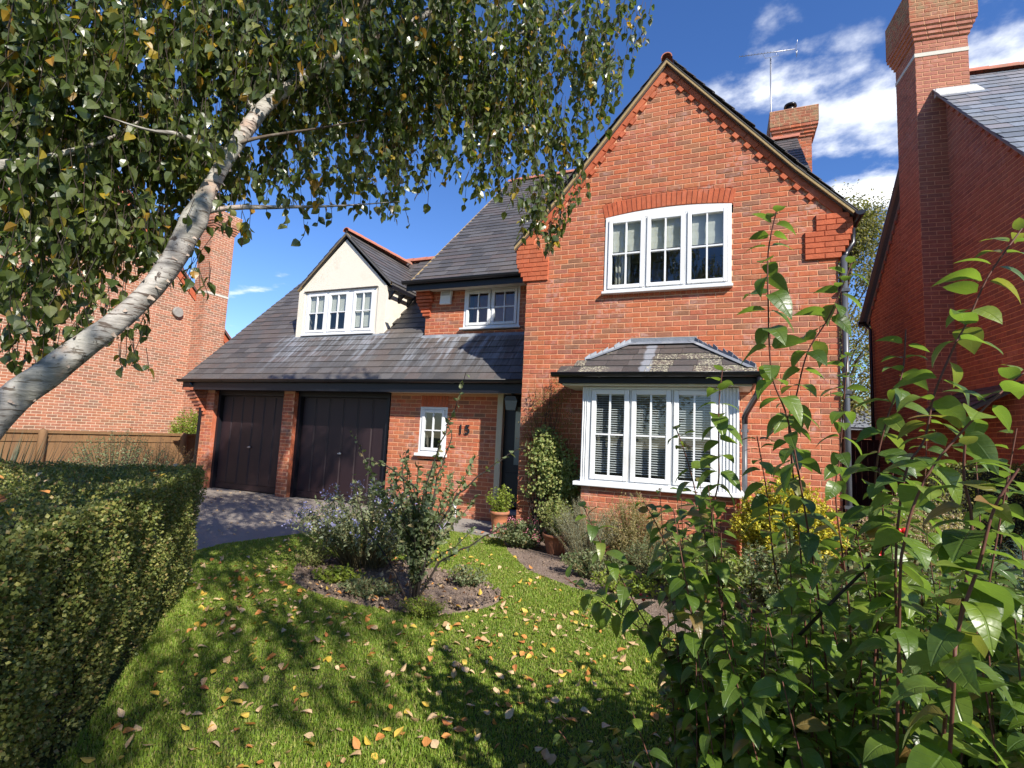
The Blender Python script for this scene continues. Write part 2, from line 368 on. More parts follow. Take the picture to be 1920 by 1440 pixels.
class MB:
    """collects boxes, tubes, polygons into one mesh"""
    def __init__(s): s.V = []; s.F = []; s.sm = []
    def poly(s, pts, sm=False):
        b = len(s.V); s.V += [tuple(p) for p in pts]; s.F.append(tuple(range(b, b + len(pts)))); s.sm.append(sm)
    def verts_faces(s, V, F, sm=False):
        b = len(s.V); s.V += [tuple(v) for v in V]; s.F += [tuple(b + i for i in f) for f in F]; s.sm += [sm] * len(F)
    def box(s, x0, x1, y0, y1, z0, z1, M=None):
        V = [Vector((x, y, z)) for z in (z0, z1) for y in (y0, y1) for x in (x0, x1)]
        if M is not None: V = [M @ v for v in V]
        s.verts_faces(V, [(0, 2, 3, 1), (4, 5, 7, 6), (0, 1, 5, 4), (2, 6, 7, 3), (0, 4, 6, 2), (1, 3, 7, 5)])
    def prism(s, pts, d):
        """closed polygon pts pushed along vector d"""
        n = len(pts); A = [Vector(p) for p in pts]; B = [p + Vector(d) for p in A]
        b = len(s.V); s.V += [tuple(v) for v in A + B]
        s.F.append(tuple(b + i for i in reversed(range(n)))); s.F.append(tuple(b + n + i for i in range(n))); s.sm += [False, False]
        for i in range(n):
            j = (i + 1) % n; s.F.append((b + i, b + j, b + n + j, b + n + i)); s.sm.append(False)
    def tube(s, pts, rad, sides=6, cap=True, sm=True, jitter=0):
        P = [Vector(p) for p in pts]; n = len(P)
        R = rad if hasattr(rad, '__len__') else [rad] * n
        b = len(s.V); up = None
        for i in range(n):
            t = (P[min(i + 1, n - 1)] - P[max(i - 1, 0)])
            t = t.normalized() if t.length > 1e-9 else Vector((0, 0, 1))
            if up is None:
                up = t.orthogonal().normalized()
            up = (up - t * up.dot(t)); up = up.normalized() if up.length > 1e-6 else t.orthogonal().normalized()
            w = t.cross(up)
            for k in range(sides):
                a = 2 * math.pi * k / sides; rr = R[i] * (1 + (random.uniform(-jitter, jitter) if jitter else 0))
                s.V.append(tuple(P[i] + up * (math.cos(a) * rr) + w * (math.sin(a) * rr)))
        for i in range(n - 1):
            for k in range(sides):
                k2 = (k + 1) % sides
                s.F.append((b + i * sides + k, b + i * sides + k2, b + (i + 1) * sides + k2, b + (i + 1) * sides + k)); s.sm.append(sm)
        if cap:
            s.F.append(tuple(b + k for k in reversed(range(sides)))); s.F.append(tuple(b + (n - 1) * sides + k for k in range(sides))); s.sm += [False, False]
    def build(s, name, mat, parent=None, kind=None, bevel=0):
        me = bpy.data.meshes.new(name); me.from_pydata(s.V, [], s.F)
        me.polygons.foreach_set('use_smooth', s.sm); me.update()
        o = link(name, me, mat, parent, kind)
        if bevel:
            b = o.modifiers.new('bevel', 'BEVEL'); b.width = bevel; b.segments = 1; b.limit_method = 'ANGLE'; b.angle_limit = math.radians(50)
        return o


def box_part(name, mat, parent, *b, bevel=0, kind=None, M=None):
    m = MB(); m.box(*b, M=M); return m.build(name, mat, parent, kind, bevel)


# ---- masonry and slate pieces
# template: unit box, outer face at y=0, chamfered; x width, z height
def piece_template(ch=(.012, .045, .2)):
    cx, cz, cy = ch
    V = []
    for (x, z) in ((-.5, -.5), (.5, -.5), (.5, .5), (-.5, .5)): V.append((x, 1.0, z))          # back ring
    for (x, z) in ((-.5, -.5), (.5, -.5), (.5, .5), (-.5, .5)): V.append((x, cy, z))           # side ring near face
    for (x, z) in ((-.5 + cx, -.5 + cz), (.5 - cx, -.5 + cz), (.5 - cx, .5 - cz), (-.5 + cx, .5 - cz)): V.append((x, 0, z))
    F = []
    for a in (0, 4):
        for i in range(4):
            j = (i + 1) % 4; F.append((a + i, a + j, a + 4 + j, a + 4 + i))
    F.append((8, 9, 10, 11))
    return np.array(V, float), np.array(F, int)


TPV, TPF = piece_template()


def bake(name, TV, TF, M, P, r, mat, parent=None, kind='stuff', uv=None, smooth=False):
    N = len(P)
    if N == 0: return None
    M = np.asarray(M); P = np.asarray(P)
    V = np.einsum('nij,vj->nvi', M, TV) + P[:, None, :]
    F = (TF[None] + (np.arange(N) * len(TV))[:, None, None]).reshape(-1, TF.shape[1])
    rr = np.repeat(np.asarray(r), len(TF))
    U = None
    if uv is not None: U = np.tile(uv[TF].reshape(-1, 2), (N, 1))
    return link(name, np_mesh(name, V.reshape(-1, 3), F, rr, U, smooth), mat, parent, kind)


class Pieces:
    """bricks or slates of one surface; each piece: centre of its outer face + axes*size"""
    def __init__(s): s.M = []; s.P = []; s.A = []
    def add(s, c, ax, ay, az, w, d, h):
        # ax along width, ay into the wall, az up
        M = np.column_stack((np.array(ax) * w, np.array(ay) * d, np.array(az) * h)); s.M.append(M); s.P.append(np.array(c, float)); s.A.append(w * h)
    def score(s):
        d = np.linalg.norm(np.array(s.P) - np.array(CAM_POS), axis=1); return np.array(s.A) / d ** 2
    def emit(s, name, plural, mat, parent, keep):
        """keep = boolean mask of pieces that become objects of their own"""
        if not s.P: return
        keep = np.asarray(keep, bool); M = np.array(s.M); P = np.array(s.P); r = RNG.random(len(P))
        global UNIT
        me = bpy.data.meshes.new(name); me.from_pydata(TPV.tolist(), [], TPF.tolist()); me.materials.append(mat); me.update()
        off = Vector((0, 0, 0)) if parent.parent is not None else -parent.location
        for i in np.nonzero(keep)[0]:
            o = bpy.data.objects.new(name, me); COL.objects.link(o); o.parent = parent
            m4 = Matrix([list(M[i][k]) + [P[i][k]] for k in range(3)] + [[0, 0, 0, 1]])
            o.matrix_basis = Matrix.Translation(off) @ m4
        k = ~keep
        if k.any(): bake(plural, TPV, TPF, M[k], P[k], r[k], mat, parent, 'stuff')


def subtract(iv, cuts):
    for a, b in cuts:
        out = []
        for x0, x1 in iv:
            if b <= x0 or a >= x1: out.append((x0, x1)); continue
            if a > x0: out.append((x0, a))
            if b < x1: out.append((b, x1))
        iv = out
    return [(a, b) for a, b in iv if b - a > .02]


class Frame:
    def __init__(s, O, u, n): s.O = np.array(O, float); s.u = np.array(u, float); s.n = np.array(n, float); s.z = np.array((0, 0, 1.))
    def p(s, u, z, d=0.0): return s.O + s.u * u + s.z * z + s.n * d


def brickwork(fr, z0, z1, extent, openings, pc, mort, proud=.0, bond='stretcher', start=0.0):
    """extent(z)->[(u0,u1)], openings [(u0,u1,z0,z1)]; adds pieces to pc and mortar strips to mort (MB)"""
    k = 0; z = z0
    while z < z1 - .01:
        za, zb = z, min(z + .075, z1)
        iv = extent(za + .02); iv2 = extent(zb - .005)
        both = []
        for a in iv:
            for b in iv2:
                lo, hi = max(a[0], b[0]), min(a[1], b[1])
                if hi - lo > .03: both.append((lo, hi))
        cuts = [(o[0], o[1]) for o in openings if o[2] < zb - .02 and o[3] > za + .02]
        segs = subtract(both, cuts)
        mseg = subtract(iv, cuts)
        for a, b in mseg:
            q = [fr.p(a, za, -.0055 + proud), fr.p(b, za, -.0055 + proud), fr.p(b, zb, -.0055 + proud), fr.p(a, zb, -.0055 + proud)]
            mort.poly(q)
        phase = start + (.1125 if k % 2 else 0)
        for a, b in segs:
            i = math.floor((a - phase) / .225)
            while True:
                x0 = phase + i * .225 + .006; x1 = phase + (i + 1) * .225 - .006; i += 1
                if x0 > b: break
                x0, x1 = max(x0, a), min(x1, b)
                if x1 - x0 < .03: continue
                j = random.uniform(-.0012, .0018)
                pc.add(fr.p((x0 + x1) / 2, (za + zb) / 2 - .005 + random.uniform(-.0015, .0015), j + proud), fr.u, -fr.n, fr.z, x1 - x0, .02, (zb - za) - .0125 + random.uniform(-.001, .001))
        z += .075; k += 1


def rect(a, b): return lambda z: [(a, b)]


def slates(fr_o, u, s, n, u0, u1, s0, s1, pc, inside=None, ex=.2, w=.3, th=.007):
    """slate courses on a plane: origin fr_o, u along eave, s up the slope, n normal. Each slate lies tilted on the one below"""
    u, s, n = map(lambda q: np.array(q, float), (u, s, n)); O = np.array(fr_o, float)
    k = 0; t = s0
    while t < s1:
        h = min(ex + .03, s1 - t + .03); off = (w / 2 if k % 2 else 0) + .03 * ((k * 7) % 5)
        i = math.floor((u0 - off) / w)
        while True:
            a = off + i * w + .002; b = a + w - .004; i += 1
            if a > u1: break
            a, b = max(a, u0), min(b, u1)
            if b - a < .03: continue
            c = t + h / 2
            if inside and not inside((a + b) / 2, c): continue
            lift = random.uniform(0, .003)
            tilt = -.065; sa = s * math.cos(tilt) + n * math.sin(tilt); na = n * math.cos(tilt) - s * math.sin(tilt)
            pc.add(O + u * (a + b) / 2 + s * c + n * (.016 + lift), u, -na, sa, b - a, th, h)
        t += ex; k += 1


def wallbox(name, parent, mat, fr, u0, u1, z0, z1, d0, d1):
    m = MB()
    P = [fr.p(u, z, d) for d in (d0, d1) for z in (z0, z1) for u in (u0, u1)]
    m.verts_faces(P, [(0, 1, 3, 2), (4, 6, 7, 5), (0, 4, 5, 1), (2, 3, 7, 6), (0, 2, 6, 4), (1, 5, 7, 3)])
    return m.build(name, mat, parent)


# ================================================================== SETTING
g = MB(); g.poly([(-160, -160, 0), (160, -160, 0), (160, 160, 0), (-160, 160, 0)])
go = g.build('ground', M_GROUND, None, 'structure')


def sheet(name, pts, z, mat, kind='structure'):
    m = MB(); m.poly([(x, y, z) for x, y in pts]); return m.build(name, mat, None, kind)


sheet('driveway', [(-12.6, -8), (-5.0, -8), (-5.45, 3.6), (-5.62, 4.6), (-5.35, 5.9), (-5.3, 7.1), (-5.3, 8.6), (-12.6, 8.6)], .008, M_DRIVE)
sheet('path', [(-5.3, 7.22), (-4.2, 7.10), (-3.4, 7.0), (-2.9, 6.95), (-2.9, 8.4), (-5.3, 8.4)], .012, M_CONC)


def bed(name, pts, h=.05):
    """soil bed, slightly crowned and lumpy"""
    c = np.mean(pts, axis=0); m = MB(); n = len(pts)
    rings = [(1.0, 0.006), (.93, h * .7), (.6, h), (.25, h)]
    V = []
    for s_, z in rings:
        for (x, y) in pts:
            V.append((c[0] + (x - c[0]) * s_ + random.uniform(-.02, .02), c[1] + (y - c[1]) * s_ + random.uniform(-.02, .02), z + random.uniform(-.008, .012)))
    V.append((c[0], c[1], h))
    F = []
    for r in range(3):
        for i in range(n):
            j = (i + 1) % n; F.append((r * n + i, r * n + j, (r + 1) * n + j, (r + 1) * n + i))
    for i in range(n): F.append((3 * n + i, 3 * n + (i + 1) % n, 4 * n))
    m.verts_faces(V, F, True); return m.build(name, M_SOIL, None, 'structure')


ISL = [(-3.0 + 1.16 * math.cos(a) * (1 + .06 * math.sin(3 * a)), 4.34 + .70 * math.sin(a) * (1 + .08 * math.cos(2 * a)) - .12 * math.cos(a)) for a in [i * 2 * math.pi / 28 for i in range(28)]]
bed('island_soil_bed', ISL)
BORD = [(-2.92, 7.42), (-2.92, 7.0), (-2.55, 6.3), (-2.0, 5.55), (-1.36, 5.15), (-.8, 5.1), (-.3, 4.3), (.1, 3.2), (.0, 2.2), (-.15, 1.2), (.2, .3), (2.0, -.2), (4.8, 1.5), (4.3, 8.0), (1.4, 7.42)]
bd = MB(); bd.poly([(x, y, .012) for x, y in BORD]); bd.build('border_soil_bed', M_SOIL, None, 'structure')


def in_poly(x, y, P):
    c = np.zeros(len(x), bool); n = len(P)
    for i in range(n):
        x1, y1 = P[i]; x2, y2 = P[(i + 1) % n]
        k = ((y1 > y) != (y2 > y)) & (x < (x2 - x1) * (y - y1) / (y2 - y1 + 1e-12) + x1); c ^= k
    return c


# ================================================================== WINDOWS
def room(parent, fr, u0, u1, z0, z1, depth=1.2, mat=None):
    m = MB(); d0 = -.10
    P = [fr.p(u, z, d) for d in (d0, -depth) for z in (z0, z1) for u in (u0, u1)]
    m.verts_faces(P, [(4, 6, 7, 5), (0, 4, 5, 1), (2, 3, 7, 6), (0, 2, 6, 4), (1, 5, 7, 3)])
    return m.build('room_interior', mat or M_ROOM, parent)


def bar(m, fr, u0, u1, z0, z1, d0, d1):
    P = [fr.p(u, z, d) for d in (d0, d1) for z in (z0, z1) for u in (u0, u1)]
    m.verts_faces(P, [(0, 1, 3, 2), (4, 6, 7, 5), (0, 4, 5, 1), (2, 3, 7, 6), (0, 2, 6, 4), (1, 5, 7, 3)])


def window(house, fr, u0, u1, z0, z1, sashes, proud=0.0, frame=.05, sill=True, sash_w=.055, arch=0, interior=None, roomdepth=1.2, sill_over=.05, mull=None, sillh=.035):
    """white casement window. sashes: list of (u0,u1) of each casement. Part: window > frame_head.. joined frame, casement, pane"""
    m = MB(); d = proud
    bar(m, fr, u0, u0 + frame, z0, z1, -.07, d); bar(m, fr, u1 - frame, u1, z0, z1, -.07, d)
    bar(m, fr, u0 + frame, u1 - frame, z0, z0 + frame, -.07, d - .001); bar(m, fr, u0 + frame, u1 - frame, z1 - frame, z1, -.07, d - .001)
    for i in range(len(sashes) - 1):
        bar(m, fr, sashes[i][1], sashes[i + 1][0], z0 + frame, z1 - frame, -.07, d - .002)
    if arch:
        n = 12; top = [(u0 + (u1 - u0) * i / n, z1 + arch * (1 - (2 * i / n - 1) ** 2)) for i in range(n + 1)]
        for i in range(n):
            (a, za), (b, zb) = top[i], top[i + 1]
            m.poly([fr.p(a, z1 - .004, d - .004), fr.p(b, z1 - .004, d - .004), fr.p(b, zb, d - .004), fr.p(a, za, d - .004)])
    w = m.build('window', M_WHITE, house, bevel=.004)
    if sill:
        s = MB(); bar(s, fr, u0 - sill_over, u1 + sill_over, z0 - sillh, z0 + .004, -.05, d + .075); s.build('sill', M_WHITE, w, bevel=.006)
    for (a, b) in sashes:
        s = MB(); za, zb = z0 + frame + .004, z1 - frame - .004; a2, b2 = a + .004, b - .004; e = d + .018
        bar(s, fr, a2, a2 + sash_w, za, zb, -.05, e); bar(s, fr, b2 - sash_w, b2, za, zb, -.05, e)
        bar(s, fr, a2 + sash_w, b2 - sash_w, za, za + sash_w, -.05, e - .001); bar(s, fr, a2 + sash_w, b2 - sash_w, zb - sash_w, zb, -.05, e - .001)
        s.build('casement', M_WHITE, w, bevel=.006)
        gx0, gx1, gz0, gz1 = a2 + sash_w, b2 - sash_w, za + sash_w, zb - sash_w
        q = MB(); c = (gx0 + gx1) / 2; zc = (gz0 + gz1) / 2; t = .011
        bar(q, fr, c - t, c + t, gz0, gz1, -.03, e - .006); bar(q, fr, gx0, c - t, zc - t, zc + t, -.03, e - .007); bar(q, fr, c + t, gx1, zc - t, zc + t, -.03, e - .007)
        q.build('glazing_bar', M_WHITE, w)
        for (x0, x1) in ((gx0, c - t), (c + t, gx1)):
            for (y0, y1) in ((gz0, zc - t), (zc + t, gz1)):
                p = MB(); p.poly([fr.p(x0, y0, -.012), fr.p(x1, y0, -.012), fr.p(x1, y1, -.012), fr.p(x0, y1, -.012)]); p.build('pane', M_GLASS, w)
    if interior: interior(w)
    room(w, fr, u0 + .02, u1 - .02, z0 + .02, z1 - .02, roomdepth)
    return w


# ================================================================== OUR HOUSE
H = thing('detached_house', (-4.9, 9.0, 0), 'red brick house with tall front gable, cream dormer and two dark garage doors', 'house')
bricks_all = []      # (pieces, mat, parent)
X0, X1, YG = -2.91, 1.365, 7.45
FG = Frame((0, YG, 0), (1, 0, 0), (0, -1, 0))
APX, APZ = -.795, 7.21
YV = 7.365


def rake_z(x):
    """top of the verge along the front gable"""
    if x >= APX: return APZ - 1.165 * (x - APX) if x < .9 else APZ - 1.165 * (.9 - APX) - 1.06 * (x - .9)
    return APZ - 1.20 * (APX - x) if x > -2.3 else APZ - 1.20 * (APX + 2.3) - 1.06 * (-2.3 - x)


def rake_inv(z, off=.20):
    zt = z + off
    lo, hi = APX, 2.5
    for _ in range(30):
        m = (lo + hi) / 2
        if rake_z(m) > zt: lo = m
        else: hi = m
    r = lo; lo, hi = -4.5, APX
    for _ in range(30):
        m = (lo + hi) / 2
        if rake_z(m) > zt: hi = m
        else: lo = m
    return hi, r


def gable_extent(z):
    if z < 3.96: return [(X0, X1)]
    a, b = rake_inv(z)
    return [(max(a, X0), min(b, X1))] if b - a > .1 else []


WG = (-1.66, .105, 3.69, 4.86)         # gable window
BAYO = (-1.70, .12, .82, 2.25)         # opening behind the bay
archop = []
ARC_C = ((WG[0] + WG[1]) / 2)
def arch_z(x, add=0): return WG[3] + add + .07 * (1 - ((x - ARC_C) / ((WG[1] - WG[0]) / 2)) ** 2)
nn = 14
for i in range(nn):
    a = WG[0] - .02 + (WG[1] - WG[0] + .04) * i / nn; b = WG[0] - .02 + (WG[1] - WG[0] + .04) * (i + 1) / nn
    archop.append((a - .001, b + .001, WG[3] - .1, arch_z((a + b) / 2) + .225))
op = [(WG[0], WG[1], WG[2] - .09, WG[3])] + archop + [BAYO]
wall = MB(); pc = Pieces()
brickwork(FG, 0, 7.2, gable_extent, op, pc, wall, start=X0)
gw = wall.build('front_gable_wall', M_MORTAR, H)
for i in range(56):
    a = WG[0] - .05 + (WG[1] - WG[0] + .10) * i / 56; b = WG[0] - .05 + (WG[1] - WG[0] + .10) * (i + 1) / 56
    xc = (a + b) / 2; ai = min(nn - 1, max(0, int((xc - WG[0] + .02) / (WG[1] - WG[0] + .04) * nn))); o3 = archop[ai][3]
    zc0 = math.ceil((o3 - .02) / .075 - 1e-6) * .075 - .003; zt_ = arch_z(xc) + .228
    if zc0 - zt_ > .006 and WG[0] - .02 < xc < WG[1] + .02: pc.add((xc, YG, (zc0 + zt_) / 2), (1, 0, 0), (0, 1, 0), (0, 0, 1), b - a, .02, zc0 - zt_)
bricks_all.append((pc, M_BRICK, gw))
# arch voussoirs, header course below the sill, kneelers and the dentilled rake
rub = Pieces()
N = 26
for i in range(N):
    t = (i + .5) / N; x = WG[0] - .02 + (WG[1] - WG[0] + .04) * t
    ang = (t - .5) * .42; zb = arch_z(x); ax = (math.cos(ang), 0, -math.sin(ang)); az = (math.sin(ang), 0, math.cos(ang))
    c = np.array((x, YG, zb)) + np.array(az) * .112
    rub.add(c + np.array((0, -.004, 0)), ax, (0, 1, 0), az, .0605, .02, .215)
for i in range(24):
    x = WG[0] + .035 + i * (WG[1] - WG[0] - .07) / 23
    rub.add((x, YG - .002, WG[2] - .043), (1, 0, 0), (0, 1, 0), (0, 0, 1), .062, .02, .080)
m = MB(); bar(m, FG, WG[0] - .03, WG[1] + .03, WG[2] - .20, WG[2], -.05, -.0095)
m.build('sill_course_mortar', M_MORTAR, H); m = MB()
NA = 14
for i in range(NA):
    a = WG[0] - .04 + (WG[1] - WG[0] + .08) * i / NA; b = WG[0] - .04 + (WG[1] - WG[0] + .08) * (i + 1) / NA
    m.poly([FG.p(a, arch_z(a) - .01, -.0085), FG.p(b, arch_z(b) - .01, -.0085), FG.p(b, arch_z(b) + .31, -.0095), FG.p(a, arch_z(a) + .31, -.0095)])
m.build('arch_mortar', M_MORTAR, H)
# kneelers: stepped blocks of smooth orange brick standing 25 mm proud
for side, rows in ((1, [(.99, 1.40), (.99, 1.44), (.99, 1.48), (.99, 1.50), (.99, 1.52), (1.12, 1.53), (1.12, 1.53), (1.12, 1.50)]),
                   (-1, [(-2.97, -2.55), (-3.01, -2.55), (-3.05, -2.55), (-3.08, -2.55), (-3.10, -2.55), (-3.10, -2.62), (-3.10, -2.66), (-3.08, -2.72), (-3.0, -2.8)])):
    km = MB()
    for r, (a, b) in enumerate(rows):
        z = 3.96 + r * .075; cuts = [a]; x = a + (.1125 if r % 2 else .225)
        while x < b - .06: cuts.append(x); x += .225
        cuts.append(b)
        for c0, c1 in zip(cuts[:-1], cuts[1:]):
            rub.add(((c0 + c1) / 2, YG - .03, z + .0325), (1, 0, 0), (0, 1, 0), (0, 0, 1), c1 - c0 - .008, .02, .0665)
        km.box(a, b, YG - .022, YG + .3, z - .004, z + .071)
    km.build('kneeler', M_BRICK_RUB, H)
# rake course: orange bricks laid along the slope + alternate dentils
rk = MB()
for sgn in (1, -1):
    x = APX + sgn * .06
    end = 1.18 if sgn > 0 else -2.75
    k = 0
    while (x < end if sgn > 0 else x > end):
        x2 = x + sgn * .075
        sl = (rake_z(x2) - rake_z(x)) / (x2 - x); ln = math.hypot(1, sl)
        t = np.array((1, 0, sl)) / ln; nrm = np.array((-sl, 0, 1)) / ln
        c = np.array(((x + x2) / 2, YG - .032, rake_z((x + x2) / 2) - .16))
        if k % 2 == 0: rub.add(c + t * .0, t, (0, 1, 0), nrm, .22, .04, .070)
        if k % 2 == 0:
            rub.add(c - nrm * .066 + np.array((0, .004, 0)), t, (0, 1, 0), nrm, .092, .045, .062)
        x = x2; k += 1
    a, b = (APX, 1.42) if sgn > 0 else (-2.97, APX)
    q = [(a + (b - a) * i / 10) for i in range(11)]
    for i in range(10):
        rk.prism([(q[i], YG - .0, rake_z(q[i]) - .22), (q[i + 1], YG - .0, rake_z(q[i + 1]) - .22), (q[i + 1], YG - .0, rake_z(q[i + 1]) - .07), (q[i], YG - .0, rake_z(q[i]) - .07)], (0, -.02, 0))
rk.build('rake_backing', M_BRICK_RUB, H)
rubw = box_part('rubbed_brick_trim', M_MORTAR, H, -1.0, -.6, YG + .02, YG + .04, 6.6, 6.7)
bricks_all.append((rub, M_BRICK_RUB, rubw))
# verge, soffit, gable roof
vg = MB(); sf = MB(); dk = MB()
def path_x(a, b, n): return [a + (b - a) * i / n for i in range(n + 1)]
for (a, b) in ((APX, 1.56), (-3.12, APX)):
    q = path_x(a, b, 14)
    for i in range(14):
        x, y = q[i], q[i + 1]
        vg.prism([(x, YV, rake_z(x) - .062), (y, YV, rake_z(y) - .062), (y, YV, rake_z(y)), (x, YV, rake_z(x))], (0, .06, 0))
        sf.prism([(x, YV + .03, rake_z(x) - .075), (y, YV + .03, rake_z(y) - .075), (y, YV + .03, rake_z(y) - .048), (x, YV + .03, rake_z(x) - .048)], (0, .09, 0))
        dk.prism([(x, YV - .006, rake_z(x) - .012), (y, YV - .006, rake_z(y) - .012), (y, YV - .006, rake_z(y) + .002), (x, YV - .006, rake_z(x) + .002)], (0, 5.6, 0))
vg.build('verge', M_VERGE, H); sf.build('verge_soffit', M_SLATE_UP, H); groof = dk.build('gable_roof', M_SLATE_UP, H)
gs = Pieces()
for sgn, end in ((1, 1.56), (-1, -3.12)):
    sl = -sgn * 1.16; L = math.hypot(1, 1.16); s_ = np.array((-sgn, 0, 1.16)) / L; nn_ = np.array((sgn * 1.16, 0, 1)) / L
    O = (end, YV - .008, rake_z(end) - .006)
    slates(O, (0, 1, 0), s_, nn_, 0, 4.6, 0, 3.45, gs)
gs.emit('slate', 'slate_courses', M_SLATE_UP, groof, np.zeros(len(gs.P), bool))
rt = MB()
def ridge_tiles(mb, p0, p1, r=.11, n=None):
    p0, p1 = Vector(p0), Vector(p1); L = (p1 - p0).length; n = n or max(1, int(L / .42)); d = (p1 - p0) / n
    side = d.cross(Vector((0, 0, 1))).normalized()
    for i in range(n):
        a = p0 + d * i + d * .01; b = p0 + d * (i + 1) + d * .06
        rr = r * (1 if i % 2 else 1.0)
        for j in range(8):
            t0, t1 = math.pi * j / 8, math.pi * (j + 1) / 8
            def q(base, t, k): return base + side * math.cos(t) * rr * k + Vector((0, 0, 1)) * (math.sin(t) * rr * k - rr * .55)
            mb.poly([q(a, t0, .96), q(a, t1, .96), q(b, t1, 1.04), q(b, t0, 1.04)], True)
            mb.poly([q(a, t0, .96), q(a, t0, .80), q(a, t1, .80), q(a, t1, .96)])
ridge_tiles(rt, (APX, YV - .03, APZ + .05), (APX, 12.2, APZ + .07), .085)
rt.build('ridge_tiles', M_RIDGE, H)
# side walls of the gable
for nm, fx, nrm, uu in (('gable_left_return', X0, (-1, 0, 0), (0, 1, 0)), ('gable_right_return', X1, (1, 0, 0), (0, 1, 0))):
    f = Frame((fx, 0, 0), uu, nrm); wm = MB(); p2 = Pieces()
    brickwork(f, 0, 4.62, rect(YG, 13 if fx > 0 else 8.9), [], p2, wm, start=YG + .0)
    wo = wm.build(nm, M_MORTAR, H); bricks_all.append((p2, M_BRICK, wo))
# gable window
def blinds_roman(w):
    for a, b in SG:
        m = MB(); z1 = WG[3] - .06; n = 5; z0 = z1 - .47
        for i in range(n):
            za, zb = z1 - (z1 - z0) * i / n, z1 - (z1 - z0) * (i + 1) / n
            m.poly([FG.p(a + .05, za, -.055), FG.p(b - .05, za, -.055), FG.p(b - .05, zb, -.062 + .008 * (i % 2)), FG.p(a + .05, zb, -.062 + .008 * (i % 2))])
        m.build('roman_blind', M_BLIND, w)
    m = MB()
    for i in range(5):
        x = WG[0] + .13 + i * .05; m.tube([FG.p(x, WG[2] + .06, -.22), FG.p(x + .005, WG[3] - .1, -.22)], .022, 6)
    m.build('curtain', M_BLIND, w)
sw = (WG[1] - WG[0] - .05 * 2 - .03 * 2) / 3
SG = [(WG[0] + .05 + i * (sw + .03), WG[0] + .05 + i * (sw + .03) + sw) for i in range(3)]
window(H, FG, *WG, SG, proud=.01, arch=.062, interior=blinds_roman, sill_over=.02)
# ---------------- upper wall between gable and dormer
YU = 8.9
FU = Frame((0, YU, 0), (1, 0, 0), (0, -1, 0))
WU = (-4.80, -3.60, 3.58, 4.385)
wm = MB(); pc = Pieces()
brickwork(FU, 3.3, 4.45, rect(-5.68, X0), [WU], pc, wm, start=-5.68)
uw = wm.build('upper_front_wall', M_MORTAR, H); bricks_all.append((pc, M_BRICK, uw))
r2 = Pieces()
for r in range(8):
    z = 3.89 + r * .07; left = -5.70 - (.18 * min(1, (r + 1) / 5)); right = -5.50 if r > 3 else -5.56 + .0
    if r > 5: right = -5.53
    r2.add(((left + right) / 2, YU - .04 - .012 * r, z), (1, 0, 0), (0, 1, 0), (0, 0, 1), right - left, .12 + .012 * r, .045 if r < 5 else .062)
km = MB(); km.prism([(-5.70, YU - .0, 3.85), (-5.56, YU, 3.85), (-5.53, YU, 4.45), (-5.88, YU, 4.45), (-5.88, YU, 4.15)], (0, -.025, 0))
km.build('kneeler', M_BRICK_RUB, H)
r2.emit('brick', 'bricks', M_BRICK_RUB, uw, np.ones(len(r2.P), bool))
swu = (WU[1] - WU[0] - .05 * 2 - .03) / 2
SU = [(WU[0] + .05, WU[0] + .05 + swu), (WU[1] - .05 - swu, WU[1] - .05)]
window(H, FU, *WU, SU, proud=-.005)
f = Frame((-5.68, 0, 0), (0, 1, 0), (-1, 0, 0)); wm = MB(); p2 = Pieces()
brickwork(f, 3.3, 6.8, lambda z: [(max(YU, 8.6 + (z - 4.45) / .95), 12.5)], [], p2, wm, start=YU)
lo_ = wm.build('upper_left_return', M_MORTAR, H); bricks_all.append((p2, M_BRICK, lo_))
# main roof over the upper wall, eave Y 8.6 z 4.50, slope .95
k = .95; L = math.hypot(1, k)
mr = MB(); mr.prism([(-5.87, 8.6, 4.50), (-5.87, 13.3, 4.50 + 4.7 * k), (-5.87, 18.0, 4.50), (-5.87, 17.9, 4.40), (-5.87, 13.3, 4.36 + 4.7 * k), (-5.87, 8.65, 4.40)], (7.5, 0, 0))
mro = mr.build('main_roof', M_SLATE_UP, H)
SL_all = []
ms = Pieces(); slates((0, 8.58, 4.50), (1, 0, 0), (0, 1 / L, k / L), (0, -k / L, 1 / L), -5.90, 1.63, 0, 4.72 * L - .05, ms,
                      inside=lambda u_, s_: not (X0 + .1 < u_ < 1.3 and 4.5 + s_ * k / L < rake_z(u_) - .25))
SL_all.append((ms, M_SLATE_UP, mro))
rt = MB(); ridge_tiles(rt, (-5.9, 13.3, 9.03), (1.66, 13.3, 9.03)); rt.build('ridge_tiles', M_RIDGE, H)
vb = MB(); vb.prism([(-5.92, 8.6, 4.46), (-5.92, 13.3, 4.46 + 4.7 * k), (-5.92, 13.3, 4.54 + 4.7 * k), (-5.92, 8.6, 4.54)], (.05, 0, 0)); vb.build('verge', M_VERGE, H)
wallbox('rear_mass', H, M_BRICK_FAR, Frame((0, 0, 0), (1, 0, 0), (0, -1, 0)), -5.6, 1.44, 0, 4.42, -17.7, -9.3)
gm = MB(); gm.prism([(1.44, 8.7, 4.4), (1.44, 17.9, 4.4), (1.44, 13.3, 8.8)], (-.2, 0, 0)); gm.build('right_gable', M_BRICK_FAR, H)


